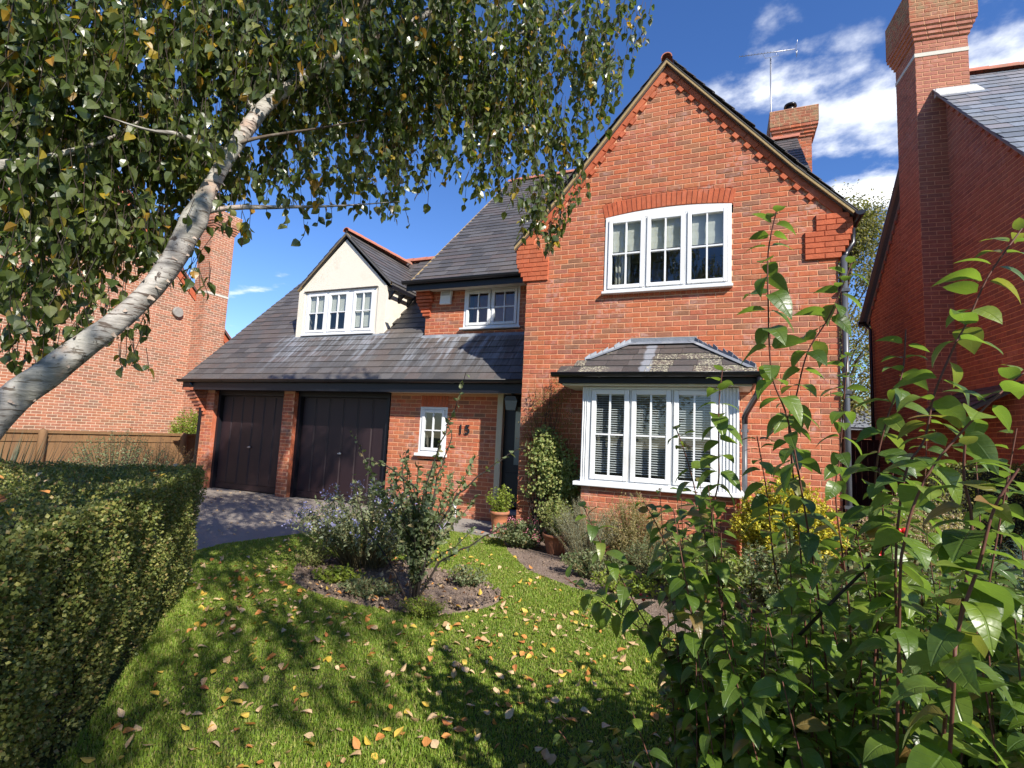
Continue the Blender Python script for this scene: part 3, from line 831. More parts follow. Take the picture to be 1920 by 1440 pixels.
# gutters, fascias, pipes
def gutter(name, p0, p1, r=.058, parent=H, out=(0, -1, 0)):
    m = MB(); p0, p1 = Vector(p0), Vector(p1); o = Vector(out)
    n = 10; prev = None
    for j in range(n + 1):
        t = math.pi * j / n; off = o * (math.cos(t) * r) + Vector((0, 0, -math.sin(t) * r))
        if prev is not None:
            m.poly([p0 + prev, p1 + prev, p1 + off, p0 + off], True); m.poly([p0 + prev * .88, p0 + off * .88, p1 + off * .88, p1 + prev * .88], True)
        prev = off
    for p in (p0, p1):
        m.poly([p + o * (math.cos(math.pi * j / n) * r) + Vector((0, 0, -math.sin(math.pi * j / n) * r)) for j in range(n + 1)])
    m.tube([p0 + o * r * 1.02, p1 + o * r * 1.02], .008, 6); go_ = m.build(name, M_BLACK, parent)
    d = (p1 - p0); cnt = max(2, int(d.length / .9))
    for i in range(cnt):
        c = p0 + d * ((i + .5) / cnt); b = MB()
        w = d.normalized() * .014; prev = None
        for j in range(n + 1):
            t = math.pi * j / n; off = o * (math.cos(t) * r * 1.12) + Vector((0, 0, -math.sin(t) * r * 1.12))
            if prev is not None: b.poly([c - w + prev, c + w + prev, c + w + off, c - w + off])
            prev = off
        b.build('gutter_bracket', M_BLACK, go_)
    return go_


gutter('gutter', (-6.03, 8.52, 4.50), (X0 - .03, 8.52, 4.50))
box_part('fascia', M_FASCIA, H, -5.98, X0 - .01, 8.58, 8.60, 4.33, 4.50)
box_part('soffit', M_SOFFIT, H, -5.88, X0 - .01, 8.60, 8.9, 4.37, 4.385)
# burglar alarm box
m = MB(); m.prism([(-5.33, YU - .01, 4.08), (-5.08, YU - .01, 4.08), (-5.06, YU - .01, 4.36), (-5.31, YU - .01, 4.36)], (0, -.07, 0)); ab = m.build('alarm_box', m_plain('alarm_white', (.74, .74, .70), .4, .05), H, bevel=.01)
m = MB(); m.prism([(-5.29, YU - .082, 4.255), (-5.10, YU - .082, 4.255), (-5.09, YU - .082, 4.34), (-5.28, YU - .082, 4.34)], (0, -.004, 0)); m.build('alarm_panel', m_plain('alarm_grey', (.42, .44, .44), .4, .05), ab)

# ---------------- lower (catslide) roof P1: eave Y 7.9, z 2.41, slope 1.0 to the ridge Y 11.6
EZ = 2.42
R2 = math.sqrt(2)
pr_ = MB()
pr_.prism([(-11.35, 7.9, EZ), (-11.35, 11.6, EZ + 3.7), (-11.35, 15.3, EZ), (-11.35, 15.2, EZ - .1), (-11.35, 11.6, EZ + 3.58), (-11.35, 7.98, EZ - .07)], (5.67, 0, 0))
pr_.prism([(-5.68, 7.9, EZ), (-5.68, 8.92, EZ + 1.02), (-5.68, 8.92, EZ + .90), (-5.68, 7.98, EZ - .07)], (2.77, 0, 0))
p1o = pr_.build('garage_roof', M_SLATE, H)
p1 = Pieces()
def in_p1(u_, s_):
    y = 7.9 + s_ / R2
    if u_ > -5.68 and y > 8.87: return False
    if -9.22 < u_ < -6.76 and 9.0 < y:
        return y > 10.9 - 0 * u_ and abs(u_ + 7.87) > (11.3 - y) * -1
    return True
slates((0, 7.86, EZ - .005), (1, 0, 0), (0, 1 / R2, 1 / R2), (0, -1 / R2, 1 / R2), -11.38, X0 - .005, 0, 3.72 * R2 - .03, p1, in_p1)
SL_all.append((p1, M_SLATE, p1o))
rt = MB(); ridge_tiles(rt, (-11.36, 11.6, EZ + 3.78), (-5.75, 11.6, EZ + 3.78)); rt.build('ridge_tiles', M_RIDGE, H)
vb = MB(); vb.prism([(-11.40, 7.9, EZ - .05), (-11.40, 11.6, EZ + 3.65), (-11.40, 11.6, EZ + 3.72), (-11.40, 7.9, EZ + .02)], (.05, 0, 0)); vb.build('verge', M_VERGE, H)
gutter('gutter', (-11.42, 7.83, EZ - .0), (X0 - .02, 7.83, EZ - .0))
box_part('fascia', M_FASCIA, H, -11.36, X0 - .01, 7.895, 7.92, EZ - .22, EZ - .01)
box_part('soffit', M_BLACKWOOD, H, -11.3, -5.9, 7.93, 8.24, EZ - .20, EZ - .185)
box_part('soffit', M_SOFFIT, H, -5.9, X0 - .01, 7.93, 8.24, EZ - .205, EZ - .19)
# lead flashings
def flash(x0, x1, y, up=.1, dn=.16):
    m = MB(); z = EZ + (y - 7.9); n = 14
    for i in range(n):
        a = x0 + (x1 - x0) * i / n; b = x0 + (x1 - x0) * (i + 1) / n
        jz = random.uniform(-.004, .004)
        m.poly([(a, y - .012, z + up + jz), (b, y - .012, z + up + jz), (b, y - .014, z + .012), (a, y - .014, z + .012)])
        e = dn + random.uniform(-.012, .012); o = .034
        m.poly([(a, y - .014, z + .012 + o), (b, y - .014, z + .012 + o), (b, y - .014 - e, z - e + o), (a, y - .014 - e, z - e + o)])
        m.poly([(a, y - .014 - e, z - e + o), (b, y - .014 - e, z - e + o), (b, y - .014 - e, z - e + .005), (a, y - .014 - e, z - e + .005)])
    m.build('lead_flashing', M_LEAD, H)
flash(-5.72, X0 - .01, YU, .05, .13); flash(-9.30, -6.70, 9.0, .03, .16)

# ---------------- dormer
YD = 9.0
FD = Frame((0, YD, 0), (1, 0, 0), (0, -1, 0))
DX0, DX1, DAX = -9.24, -6.76, -7.98
WD = (-9.02, -7.05, 3.60, 4.61)
def dz(x): return 5.80 - (x - DAX) * .965 if x > DAX else 5.80 - (DAX - x) * .90
m = MB()
pts = [(DX0, 3.50), (WD[0], 3.50), (WD[0], WD[3]), (WD[1], WD[3]), (WD[1], 3.50), (DX1, 3.50), (DX1, dz(DX1)), (DAX, 5.80), (DX0, dz(DX0))]
m.poly([(x, YD, z) for x, z in [(DX0, 3.50), (WD[0], 3.50), (WD[0], WD[3]), (DX0, WD[3])]])
m.poly([(x, YD, z) for x, z in [(WD[1], 3.50), (DX1, 3.50), (DX1, WD[3]), (WD[1], WD[3])]])
m.poly([(x, YD, z) for x, z in [(DX0, WD[3]), (DX1, WD[3]), (DX1, dz(DX1)), (DAX, 5.80), (DX0, dz(DX0))]])
m.poly([(x, YD, z) for x, z in [(WD[0], 3.50), (WD[1], 3.50), (WD[1], WD[2]), (WD[0], WD[2])]])
m.poly([(DX1, YD, 3.50), (DX1, 10.4, 4.9), (DX1, 10.2, dz(DX1)), (DX1, YD, dz(DX1))])
m.poly([(DX0, YD, 3.50), (DX0, YD, dz(DX0)), (DX0, 10.2, dz(DX0)), (DX0, 10.4, 4.9)])
for (a, b) in ((DX0 - .003, DX0 + .18), (DX1 - .22, DX1 + .003)):
    m.box(a, b, YD - .022, YD + .0, 3.46, WD[3] + .02)
dw = m.build('dormer_wall', M_RENDER, H)
sd_ = (WD[1] - WD[0] - .1 - .06 - .14) / 3
SDm = [(WD[0] + .05, WD[0] + .05 + sd_), (WD[0] + .11 + sd_, WD[0] + .11 + 2 * sd_), (WD[1] - .05 - sd_, WD[1] - .05)]
def blinds_dormer(w):
    for a, b in SDm:
        m = MB(); z1 = WD[3] - .06; z0 = z1 - (.42 if a < -7.7 else .8)
        m.poly([FD.p(a + .05, z1, -.055), FD.p(b - .05, z1, -.055), FD.p(b - .05, z0, -.06), FD.p(a + .05, z0, -.06)]); m.build('roman_blind', M_BLIND, w)
window(H, FD, *WD, SDm, proud=.0, interior=blinds_dormer, sill_over=.03)
box_part('window_head_drip', M_SLATE_UP, H, WD[0] - .05, WD[1] + .05, YD - .05, YD + .0, WD[3] + .003, WD[3] + .018)
# dormer roof
dr = MB(); DAZ = 5.935
def dr_z(x): return DAZ - (x + 7.96) * .945 if x > -7.96 else DAZ - (-7.96 - x) * .955
for (a, b, back_a, back_b) in ((-7.96, -6.63, 11.35, 10.12), (-9.26, -7.96, 10.12, 11.35)):
    dr.prism([(a, 8.92, dr_z(a)), (b, 8.92, dr_z(b)), (b, back_b, dr_z(b)), (a, back_a, dr_z(a))], (0, 0, -.045))
dro = dr.build('dormer_roof', M_SLATE_UP, H)
ds = Pieces()
for sg, xe in ((1, -6.63), (-1, -9.26)):
    kk = .95; Ld = math.hypot(1, kk); s_ = np.array((-sg, 0, kk)) / Ld; n_ = np.array((sg * kk, 0, 1)) / Ld
    slates((xe, 8.915, dr_z(xe) + .002), (0, 1, 0), s_, n_, 0, 2.75, 0, 1.33 * Ld - .02, ds, inside=lambda u_, q_, sg=sg, xe=xe, Ld=Ld: 8.915 + u_ < 10.15 + (q_ / Ld) * .95)
SL_all.append((ds, M_SLATE_UP, dro))
vb = MB()
for (a, b) in ((-7.96, -6.63), (-9.26, -7.96)):
    vb.prism([(a, 8.925, dr_z(a) - .055), (b, 8.925, dr_z(b) - .055), (b, 8.925, dr_z(b) + .006), (a, 8.925, dr_z(a) + .006)], (0, .05, 0))
vb.build('verge', M_VERGE, H)
sb = MB()
for (a, b) in ((-7.96, -6.58), (-9.14, -7.96)):
    sb.prism([(a, 8.94, dr_z(a) - .075), (b, 8.94, dr_z(b) - .075), (b, 8.94, dr_z(b) - .05), (a, 8.94, dr_z(a) - .05)], (0, .07, 0))
sb.build('verge_soffit', M_BLACKWOOD, H)
rt = MB(); ridge_tiles(rt, (-7.96, 8.91, DAZ + .08), (-7.85, 11.3, DAZ + .08), .095); rt.build('ridge_tiles', M_RIDGE, H)
box_part('dormer_fascia', M_BLACKWOOD, H, -6.60, -6.575, 8.94, 10.1, dr_z(-6.58) - .10, dr_z(-6.58) - .02)
for y in (9.05, 9.4, 9.75):
    m = MB(); m.prism([(-6.755, y, 4.52), (-6.60, y, 4.52), (-6.755, y, 4.34)], (0, .05, 0)); m.build('eave_bracket', M_BLACKWOOD, H)

# ---------------- garage and porch front
YW = 8.25
FW = Frame((0, YW, 0), (1, 0, 0), (0, -1, 0))
GX = (-11.18, -10.76, -8.66, -8.36, -6.02)
WC = (-5.24, -4.66, 1.10, 1.96)
EX = lambda z: [(-11.18, X0)] if z < 2.2 else []
ops = [(GX[1], GX[2], -1, 2.3), (GX[3], GX[4] + .1, -1, 2.3), (WC[0], WC[1], WC[2], WC[3] + .21), (WC[0], WC[1], WC[2] - .10, WC[3]), (-3.67, X0 + .1, -1, 2.3)]
ww = None
for (a, b) in ((GX[0], GX[1]), (GX[2], GX[3]), (GX[4] + .1, X0)):
    wm = MB(); pc = Pieces()
    brickwork(FW, 0, 2.25, lambda z, a=a, b=b: [(a, b)] if z < 2.2 else [], ops, pc, wm, start=-5.92)
    if b == X0: bar(wm, FW, WC[0] - .01, WC[1] + .01, WC[3], WC[3] + .215, -.05, -.006); bar(wm, FW, WC[0] - .01, WC[1] + .01, WC[2] - .10, WC[2], -.05, -.006)
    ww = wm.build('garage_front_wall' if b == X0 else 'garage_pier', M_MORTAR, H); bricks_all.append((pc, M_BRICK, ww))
for a, b in ((GX[0] + .002, GX[1]), (GX[2], GX[3]), (-5.92, WC[0]), (WC[1], -3.67)):
    box_part('pier_core', M_BRICK, H, a + .002, b - .002, YW + .012, YW + .24, 0, 2.2)
r3 = Pieces()
for i in range(9): r3.add((WC[0] + .035 + i * .0645, YW - .003, WC[3] + .108), (1, 0, 0), (0, 1, 0), (0, 0, 1), .056, .02, .205)
for i in range(5): r3.add((WC[0] + .06 + i * .115, YW - .003, WC[2] - .05), (1, 0, 0), (0, 1, 0), (0, 0, 1), .105, .02, .085)
r3.emit('brick', 'bricks', M_BRICK_RUB, ww, np.ones(len(r3.P), bool))
window(H, FW, *WC, [(WC[0] + .05, WC[1] - .05)], proud=.0, sill_over=.04, sillh=.05)
# left flank and corbelled kneeler of the garage
f = Frame((-11.18, 0, 0), (0, 1, 0), (-1, 0, 0)); wm = MB(); p2 = Pieces()
brickwork(f, 0, 6.0, lambda z: [(max(8.25, 7.9 + z - EZ + .1), min(15, 15.3 - (z - EZ)))] if z > 2.2 else [(8.25, 15)], [], p2, wm, start=8.25)
wo = wm.build('garage_left_flank', M_MORTAR, H); bricks_all.append((p2, M_BRICK, wo))
kp = Pieces()
for r in range(8):
    z = 1.66 + r * .075; d = .045 * (r + 1)
    for a, b in ((-11.18 - .03 * (r + 1) * .6, -11.0), ):
        kp.add(((a + b) / 2, YW - d, z + .034), (1, 0, 0), (0, 1, 0), (0, 0, 1), b - a, d + .01, .066)
kp.emit('brick', 'bricks', M_BRICK, ww, np.ones(len(kp.P), bool))
# garage doors
for (a, b) in ((GX[1], GX[2]), (GX[3], GX[4])):
    m = MB(); m.box(a, a + .07, 8.36, 8.46, 0, 2.25); m.box(b - .07, b, 8.36, 8.46, 0, 2.25); m.box(a + .07, b - .07, 8.36, 8.46, 2.12, 2.25)
    fr_ = m.build('garage_door_frame', M_BLACKWOOD, H)
    m = MB(); m.box(a + .075, b - .075, 8.455, 8.48, .03, 2.115); m.box(a + .075, b - .075, 8.435, 8.455, .03, .15)
    d_ = m.build('garage_door', M_DOOR, H)
    n = 6; wdt = (b - a - .15) / n
    for i in range(n):
        x = a + .075 + i * wdt
        q = MB(); q.prism([(x + .012, 8.455, .16), (x + .03, 8.441, .16), (x + wdt - .03, 8.441, .16), (x + wdt - .012, 8.455, .16)], (0, 0, 1.93)); q.build('door_panel', M_DOOR, d_)
    q = MB(); c = (a + b) / 2; q.tube([(c, 8.44, .98), (c, 8.40, .98)], .02, 10); q.box(c - .045, c + .045, 8.395, 8.405, .965, .985); q.build('handle', M_STEEL, d_)
# house number 15
hn = []
for ch, x in (('1', -4.42), ('5', -4.285)):
    cu_ = bpy.data.curves.new('digit', 'FONT'); cu_.body = ch; cu_.size = .235; cu_.extrude = .004; cu_.offset = .004
    o = bpy.data.objects.new('digit_curve', cu_); me_ = bpy.data.meshes.new_from_object(o); bpy.data.objects.remove(o)
    me_.transform(Matrix.Translation((x, YW - .022, 1.49)) @ Matrix.Rotation(math.pi / 2, 4, 'X')); me_.name = 'number_digit'
    link('number_digit', me_, M_BLACK, H)
# porch: cream post, door, step
box_part('door_post', m_plain('cream_paint', (.52, .46, .33), .6, .06), H, -3.665, -3.555, 8.235, 8.33, .24, 2.22, bevel=.006)
door = box_part('front_door', M_BLACKWOOD, H, -3.555, -2.75, 8.33, 8.37, .28, 2.2)
m = MB(); m.box(-3.34, -2.98, 8.315, 8.33, 1.0, 2.0); m.build('door_light', m_plain('door_glass', (.16, .20, .20), .12, .1, 5, 0, .6), door)
m = MB(); m.tube([(-3.18, 8.30, .98), (-2.99, 8.30, .98)], .02, 8); m.build('letter_plate', M_STEEL, door)
for (a, b) in ((-3.50, -3.20), (-3.15, -2.85)):
    m = MB(); m.prism([(a, 8.33, .38), (b, 8.33, .38), (b, 8.33, .86), (a, 8.33, .86)], (0, -.014, 0)); m.build('door_panel', M_BLACKWOOD, door, bevel=.006)
box_part('door_sill', m_plain('grey_sill', (.20, .21, .23), .5, .1), H, -3.68, -2.85, 8.14, 8.36, .17, .235, bevel=.008)
box_part('porch_step', M_BRICK, H, -3.67, -2.92, 8.2, 8.36, 0, .168)
# lantern above the door
m = MB(); m.prism([(-3.47, 8.05, 2.10), (-3.22, 8.05, 2.10), (-3.26, 8.05, 2.17), (-3.43, 8.05, 2.17)], (0, .14, 0)); m.tube([(-3.345, 8.12, 2.16), (-3.345, 8.12, 2.21)], .015, 6)
ln = m.build('porch_lantern', M_BLACK, H); m = MB(); m.prism([(-3.43, 8.08, 1.93), (-3.26, 8.08, 1.93), (-3.23, 8.08, 2.10), (-3.46, 8.08, 2.10)], (0, .09, 0)); m.build('lantern_glass', m_plain('smoky_glass', (.05, .05, .045), .2, .1, 5, 0, .6), ln)
# white waste pipe stub
m = MB(); m.tube([(-4.36, 8.17, .0), (-4.36, 8.17, .32)], .035, 10); m.build('white_pipe_stub', M_WHITE, H)
# rear infill for the garage interior so that light cannot pass
wallbox('garage_core', H, M_DARK, Frame((0, 0, 0), (1, 0, 0), (0, -1, 0)), -11.0, -5.75, 0, 2.2, -14.9, -8.62)

# downpipes
def pipe(pts, parent=H, r=.036, mat=None, name='downpipe'):
    m = MB(); m.tube(pts, r, 12); o = m.build(name, mat or M_BLACK, parent); return o
dp = pipe([(-11.06, 7.86, EZ - .06), (-11.06, 7.95, EZ - .2), (-11.06, 8.17, EZ - .45), (-11.06, 8.17, 0)])
dp = pipe([(1.56, 7.62, 4.40), (1.56, 7.62, 4.2), (1.47, 7.52, 4.05), (1.425, 7.43, 3.95)])
pipe([(1.425, 7.43, 3.97), (1.425, 7.43, 0)], mat=M_PIPE)
for z in (.8, 2.2, 3.5): box_part('pipe_clip', M_PIPE, H, 1.375, 1.475, 7.385, 7.445, z, z + .04)
gutter('gutter', (1.585, 7.28, 4.50), (1.585, 12.5, 4.50), out=(1, 0, 0))

# ---------------- bay window
YB = 6.86
FB = Frame((0, YB, 0), (1, 0, 0), (0, -1, 0))
BX0, BX1, BZ0, BZ1 = -1.80, .20, .93, 2.21
# brick base under the bay
wm = MB(); pc = Pieces(); brickwork(FB, 0, BZ0 - .05, rect(BX0 + .04, BX1 - .04), [], pc, wm, start=BX0 + .04)
bw = wm.build('bay_base_wall', M_MORTAR, H); bricks_all.append((pc, M_BRICK, bw))
bk = MB(); bk.box(BX0 + .05, BX1 - .05, YB + .012, YG, 0, BZ0 - .055); bk.build('bay_base_core', M_BRICK, H)
m = MB(); m.box(BX0 - .06, BX1 + .05, YB - .085, YG, BZ0 - .055, BZ0 + .0); bay_sill = m.build('bay_sill', M_WHITE, H, bevel=.008)
ss = (-.06 + 1.66) / 3
SB = [(-1.665 + i * .535 + .012, -1.665 + (i + 1) * .535 - .012) for i in range(3)]
def blinds_bay(w):
    for a, b in SB:
        sm_ = bpy.data.meshes.new('slat'); c = (b - a - .12) / 2
        V = [(-c, -.011, -.004), (c, -.011, -.004), (c, .011, .005), (-c, .011, .005)]
        sm_.from_pydata(V, [], [(0, 1, 2, 3)]); sm_.materials.append(M_SLAT); sm_.update()
        head = MB(); head.box(a + .055, b - .055, YB + .055, YB + .085, BZ1 - .12, BZ1 - .09); ho = head.build('venetian_blind', M_SLAT, H)
        n = 33
        for i in range(n):
            o = bpy.data.objects.new('slat', sm_); COL.objects.link(o); o.parent = ho
            o.location = ((a + b) / 2, YB + .062, BZ1 - .145 - i * .031)
            o.rotation_euler = (random.uniform(-.04, .04) + .16, 0, 0)
        cd = MB(); cd.tube([(a + .14, YB + .062, BZ1 - .1), (a + .14, YB + .062, BZ0 + .1)], .0012, 3); cd.tube([(b - .14, YB + .062, BZ1 - .1), (b - .14, YB + .062, BZ0 + .1)], .0012, 3); cd.build('ladder_cord', M_SLAT, ho)
bwin = window(H, FB, -1.69, -.045, BZ0, BZ1, SB, proud=.0, frame=.035, sill=False, interior=blinds_bay, sash_w=.062, roomdepth=.56)
# fluted corner posts
for (a, b) in ((BX0 + .02, -1.692), (-.043, BX1 - .01)):
    m = MB(); m.box(a, b, YB + .0, YB + .09, BZ0, BZ1); n = 3 if b - a < .15 else 6; w_ = (b - a) / n
    for i in range(n): m.box(a + i * w_ + .008, a + (i + 1) * w_ - .008, YB - .012, YB + .0, BZ0, BZ1)
    m.build('corner_post', M_WHITE, H, bevel=.004)
for x in (BX0 + .02, BX1 - .05):
    m = MB(); m.box(x, x + .035, YB + .09, YG, BZ0, BZ1); m.build('bay_side_panel', M_WHITE, H)
GZ = 2.37; BE0, BE1 = -2.16, .43; YE = 6.62
box_part('bay_soffit', M_SOFFIT, H, BE0 + .12, BE1 - .10, YE + .12, YG, BZ1 + .005, BZ1 + .03)
box_part('bay_fascia', M_BLACKWOOD, H, BE0 + .08, BE1 - .06, YE + .07, YE + .10, GZ - .13, GZ - .005)
box_part('bay_fascia', M_BLACKWOOD, H, BE0 + .08, BE0 + .11, YE + .1, YG, GZ - .13, GZ - .005)
box_part('bay_fascia', M_BLACKWOOD, H, BE1 - .09, BE1 - .06, YE + .1, YG, GZ - .13, GZ - .005)
gutter('gutter', (BE0, YE + .01, GZ), (BE1 + .04, YE + .01, GZ), .055)
# bay roof: front slope and two hips
T0, T1, TZ = -1.22, -.38, 2.90
m = MB()
m.poly([(BE0 + .04, YE + .02, GZ), (BE1 - .02, YE + .02, GZ), (T1, YG, TZ), (T0, YG, TZ)])
m.poly([(BE1 - .02, YE + .02, GZ), (BE1 - .02, YG, GZ), (T1, YG, TZ)]); m.poly([(BE0 + .04, YG, GZ), (BE0 + .04, YE + .02, GZ), (T0, YG, TZ)])
br_ = m.build('bay_roof', M_SLATE_BAY, H)
kb = (TZ - GZ) / (YG - YE); Lb = math.hypot(1, kb); bs = Pieces(); run = (YG - YE) * Lb
def in_bay(u_, s_):
    t = s_ / run; a = (BE0 + .0) + (T0 - BE0) * t; b = BE1 + (T1 - BE1) * t
    return a - .02 < u_ < b + .02 and t < 1.05
slates((0, YE - .01, GZ - .01), (1, 0, 0), (0, 1 / Lb, kb / Lb), (0, -kb / Lb, 1 / Lb), BE0 + .02, BE1, 0, run, bs, in_bay, .195, .29)
# hips need the slates trimmed: emit each row clipped to the hip
bs2 = Pieces(); t = 0; row = 0
while t < run - .02:
    a = (BE0 + .02) + (T0 - BE0) * min(1, (t + .06) / run); b = BE1 + (T1 - BE1) * min(1, (t + .06) / run); off = .145 * (row % 2)
    h = min(.22, run - t + .01); x = a - off
    while x < b:
        x0, x1 = max(x, a) + .002, min(x + .29, b) - .002
        if x1 - x0 > .03:
            u_, s_, n_ = np.array((1, 0, 0.)), np.array((0, 1 / Lb, kb / Lb)), np.array((0, -kb / Lb, 1 / Lb)); tl = -.06
            sa = s_ * math.cos(tl) + n_ * math.sin(tl); na = n_ * math.cos(tl) - s_ * math.sin(tl)
            bs2.add(np.array((0, YE - .01, GZ - .01)) + u_ * (x0 + x1) / 2 + s_ * (t + h / 2) + n_ * (.018 + random.uniform(0, .003)), u_, -na, sa, x1 - x0, .007, h)
        x += .29
    t += .195; row += 1
bs2.emit('slate', 'slate_courses', M_SLATE_BAY, br_, np.ones(len(bs2.P), bool))
# ragged stepped lead along the hips and top
m = MB()
m.prism([(T0 - .03, YG - .014, TZ - .02), (T1 + .03, YG - .014, TZ - .02), (T1 + .05, YG - .014, TZ + .085), (T0 - .02, YG - .014, TZ + .085)], (0, -.006, 0))
m.poly([(T0, YG - .02, TZ + .03), (T1, YG - .02, TZ + .03), (T1 + .04, YG - .12, TZ - .025), (T0 - .04, YG - .12, TZ - .025)])
# ragged lead dressed over the hips
for (A, B, sg, lo) in ((Vector((T1, YG, TZ)), Vector((BE1 - .02, YE + .02, GZ)), 1, .97), (Vector((T0, YG, TZ)), Vector((BE0 + .04, YE + .02, GZ)), -1, .62)):
    n = 13; off = Vector((0, -kb, 1)) / Lb * .030
    for i in range(int(n * lo)):
        a_ = A + (B - A) * (i / n) + off; b_ = A + (B - A) * ((i + 1) / n) + off; hgt = random.uniform(.012, .07)
        m.prism([a_ - Vector((0, 0, .03)), b_ - Vector((0, 0, .03)), b_ + Vector((sg * .012, 0, hgt * random.uniform(.3, 1))), a_ + Vector((sg * .02, 0, hgt))], Vector((sg * .006, .004, 0)))
        m.poly([a_ + Vector((0, 0, .006)), b_ + Vector((0, 0, .006)), b_ + Vector((-sg * .075, -.02, .004)), a_ + Vector((-sg * .075, -.02, .004))])
m.build('lead_flashing', M_LEAD, H)
# bay downpipe with swan neck
pipe([(.40, YE + .02, GZ - .05), (.40, YE + .03, GZ - .19), (.385, YE + .10, GZ - .25), (.29, 7.30, GZ - .43), (.27, 7.37, GZ - .49), (.27, 7.37, GZ - .58)], r=.038)
pipe([(.27, 7.37, GZ - .55), (.27, 7.37, 0)], mat=M_PIPE, r=.034)
for z in (.6, 1.68): box_part('pipe_clip', M_PIPE, H, .225, .315, 7.345, 7.40, z, z + .035)

# ---------------- chimney of the house, with pot, cowl and aerial
def chimney(parent, name, x0, x1, y0, y1, z0, zc, zt, mat, capmat, steps=4, step=.032, band=None, M=None, mort=None, ind=0):
    cm = MB(); P = Pieces(); C = Pieces()
    def ring(a, b, c, d, za, zb, pcs):
        for fr, e0, e1 in ((Frame((0, c, 0), (1, 0, 0), (0, -1, 0)), a, b), (Frame((b, 0, 0), (0, 1, 0), (1, 0, 0)), c, d), (Frame((a, 0, 0), (0, 1, 0), (-1, 0, 0)), c, d), (Frame((0, d, 0), (1, 0, 0), (0, 1, 0)), a, b)):
            if M is not None:
                fr = Frame(M @ Vector(fr.O), (M.to_3x3() @ Vector(fr.u)), (M.to_3x3() @ Vector(fr.n)))
            brickwork(fr, za, zb, rect(e0, e1), [], pcs, cm, start=e0)
    ring(x0, x1, y0, y1, z0, zc, P)
    for i in range(steps):
        o = step * (i + 1); ring(x0 - o, x1 + o, y0 - o, y1 + o, zc + i * .075, zc + (i + 1) * .075, P)
        cm.box(x0 - o + .01, x1 + o - .01, y0 - o + .01, y1 + o - .01, zc + i * .075, zc + (i + 1) * .075, M=M)
    o = step * (steps + .3); ring(x0 - o, x1 + o, y0 - o, y1 + o, zc + steps * .075, zt, C)
    cm.box(x0 - o + .01, x1 + o - .01, y0 - o + .01, y1 + o - .01, zc + steps * .075, zt - .01, M=M)
    ch = cm.build(name, mort or M_MORTAR, parent)
    for q, mt in ((P, mat), (C, capmat)):
        if not q.P: continue
        sc_ = q.score(); keep = np.zeros(len(sc_), bool)
        if ind: keep[np.argsort(-sc_)[:ind]] = True
        q.emit('brick', 'bricks', mt, ch, keep)
    if band:
        b = MB(); e = .008; b.box(x0 - e, x1 + e, y0 - e, y1 + e, band[0], band[1], M=M); b.build('pale_band', m_plain('pale_band', (.55, .52, .44), .8, .1), ch)
    return ch
ch1 = chimney(H, 'chimney', 1.19, 1.98, 13.55, 14.2, 7.6, 9.12, 9.84, M_BRICK, M_BRICK_CAP)
m = MB(); m.tube([(1.56, 13.85, 9.82), (1.56, 13.85, 10.0)], [.13, .11], 14); m.build('chimney_pot', M_TERRA, ch1)
m = MB(); m.tube([(1.56, 13.85, 10.0), (1.56, 13.85, 10.13)], .10, 14); m.tube([(1.56, 13.85, 10.15), (1.56, 13.85, 10.20)], [.15, .14], 16); m.build('cowl', M_BLACK, ch1)
m = MB(); m.tube([(1.09, 13.5, 8.9), (1.09, 13.5, 11.35)], .018, 8); ae = m.build('aerial', M_STEEL, H)
m = MB(); a, b = Vector((.36, 13.4, 11.50)), Vector((1.62, 13.4, 11.38)); m.tube([a, b], .009, 6); m.build('boom', M_STEEL, ae)
m = MB()
for i in range(17):
    c = a + (b - a) * (i / 17.5); m.tube([c + Vector((-.0, -.11, -.05)), c + Vector((0, .11, .05))], .0045, 5)
m.build('director_rods', M_STEEL, ae)
m = MB()
for i in range(5):
    for s_ in (1, -1): m.tube([b + Vector((.02 * i * s_ * 0 + .02 - .0, 0, 0)), b + Vector((.05 + .0 * i, -.10 + .05 * i, s_ * .16))], .004, 4)
m.tube([b + Vector((-.45, 0, .04)), b + Vector((-.36, 0, -.08)), b + Vector((-.66, 0, -.08)), b + Vector((-.72, 0, .06))], .006, 5); m.build('reflector', M_STEEL, ae)

# hand out the bricks and slates: the 300 that show largest become objects of their own
def distribute(items, name, plural, limit=300, vis=None):
    sc_ = [p.score() for p, _, _ in items]
    if vis:
        for (p, _, _), s in zip(items, sc_):
            for i, q in enumerate(p.P):
                if not vis(q): s[i] *= .01
    allv = np.concatenate(sc_); thr = np.sort(allv)[::-1][min(limit, len(allv)) - 1]
    for (p, mt, par), s in zip(items, sc_): p.emit(name, plural, mt, par, s >= thr)
vis_b = lambda q: not (q[0] < X0 + .02 and q[1] < 8.2) and not (abs(q[0] - X1) < .03 and q[1] > 7.5) and q[2] > .9 and not (q[1] > 7 and -1.8 < q[0] < .2 and q[2] < 2.6) and q[1] < 9
distribute(bricks_all, 'brick', 'bricks', 255, vis_b)
distribute(SL_all, 'slate', 'slate_courses', 240, lambda q: q[1] < 11 and not (q[1] > 9 and q[0] > X0))

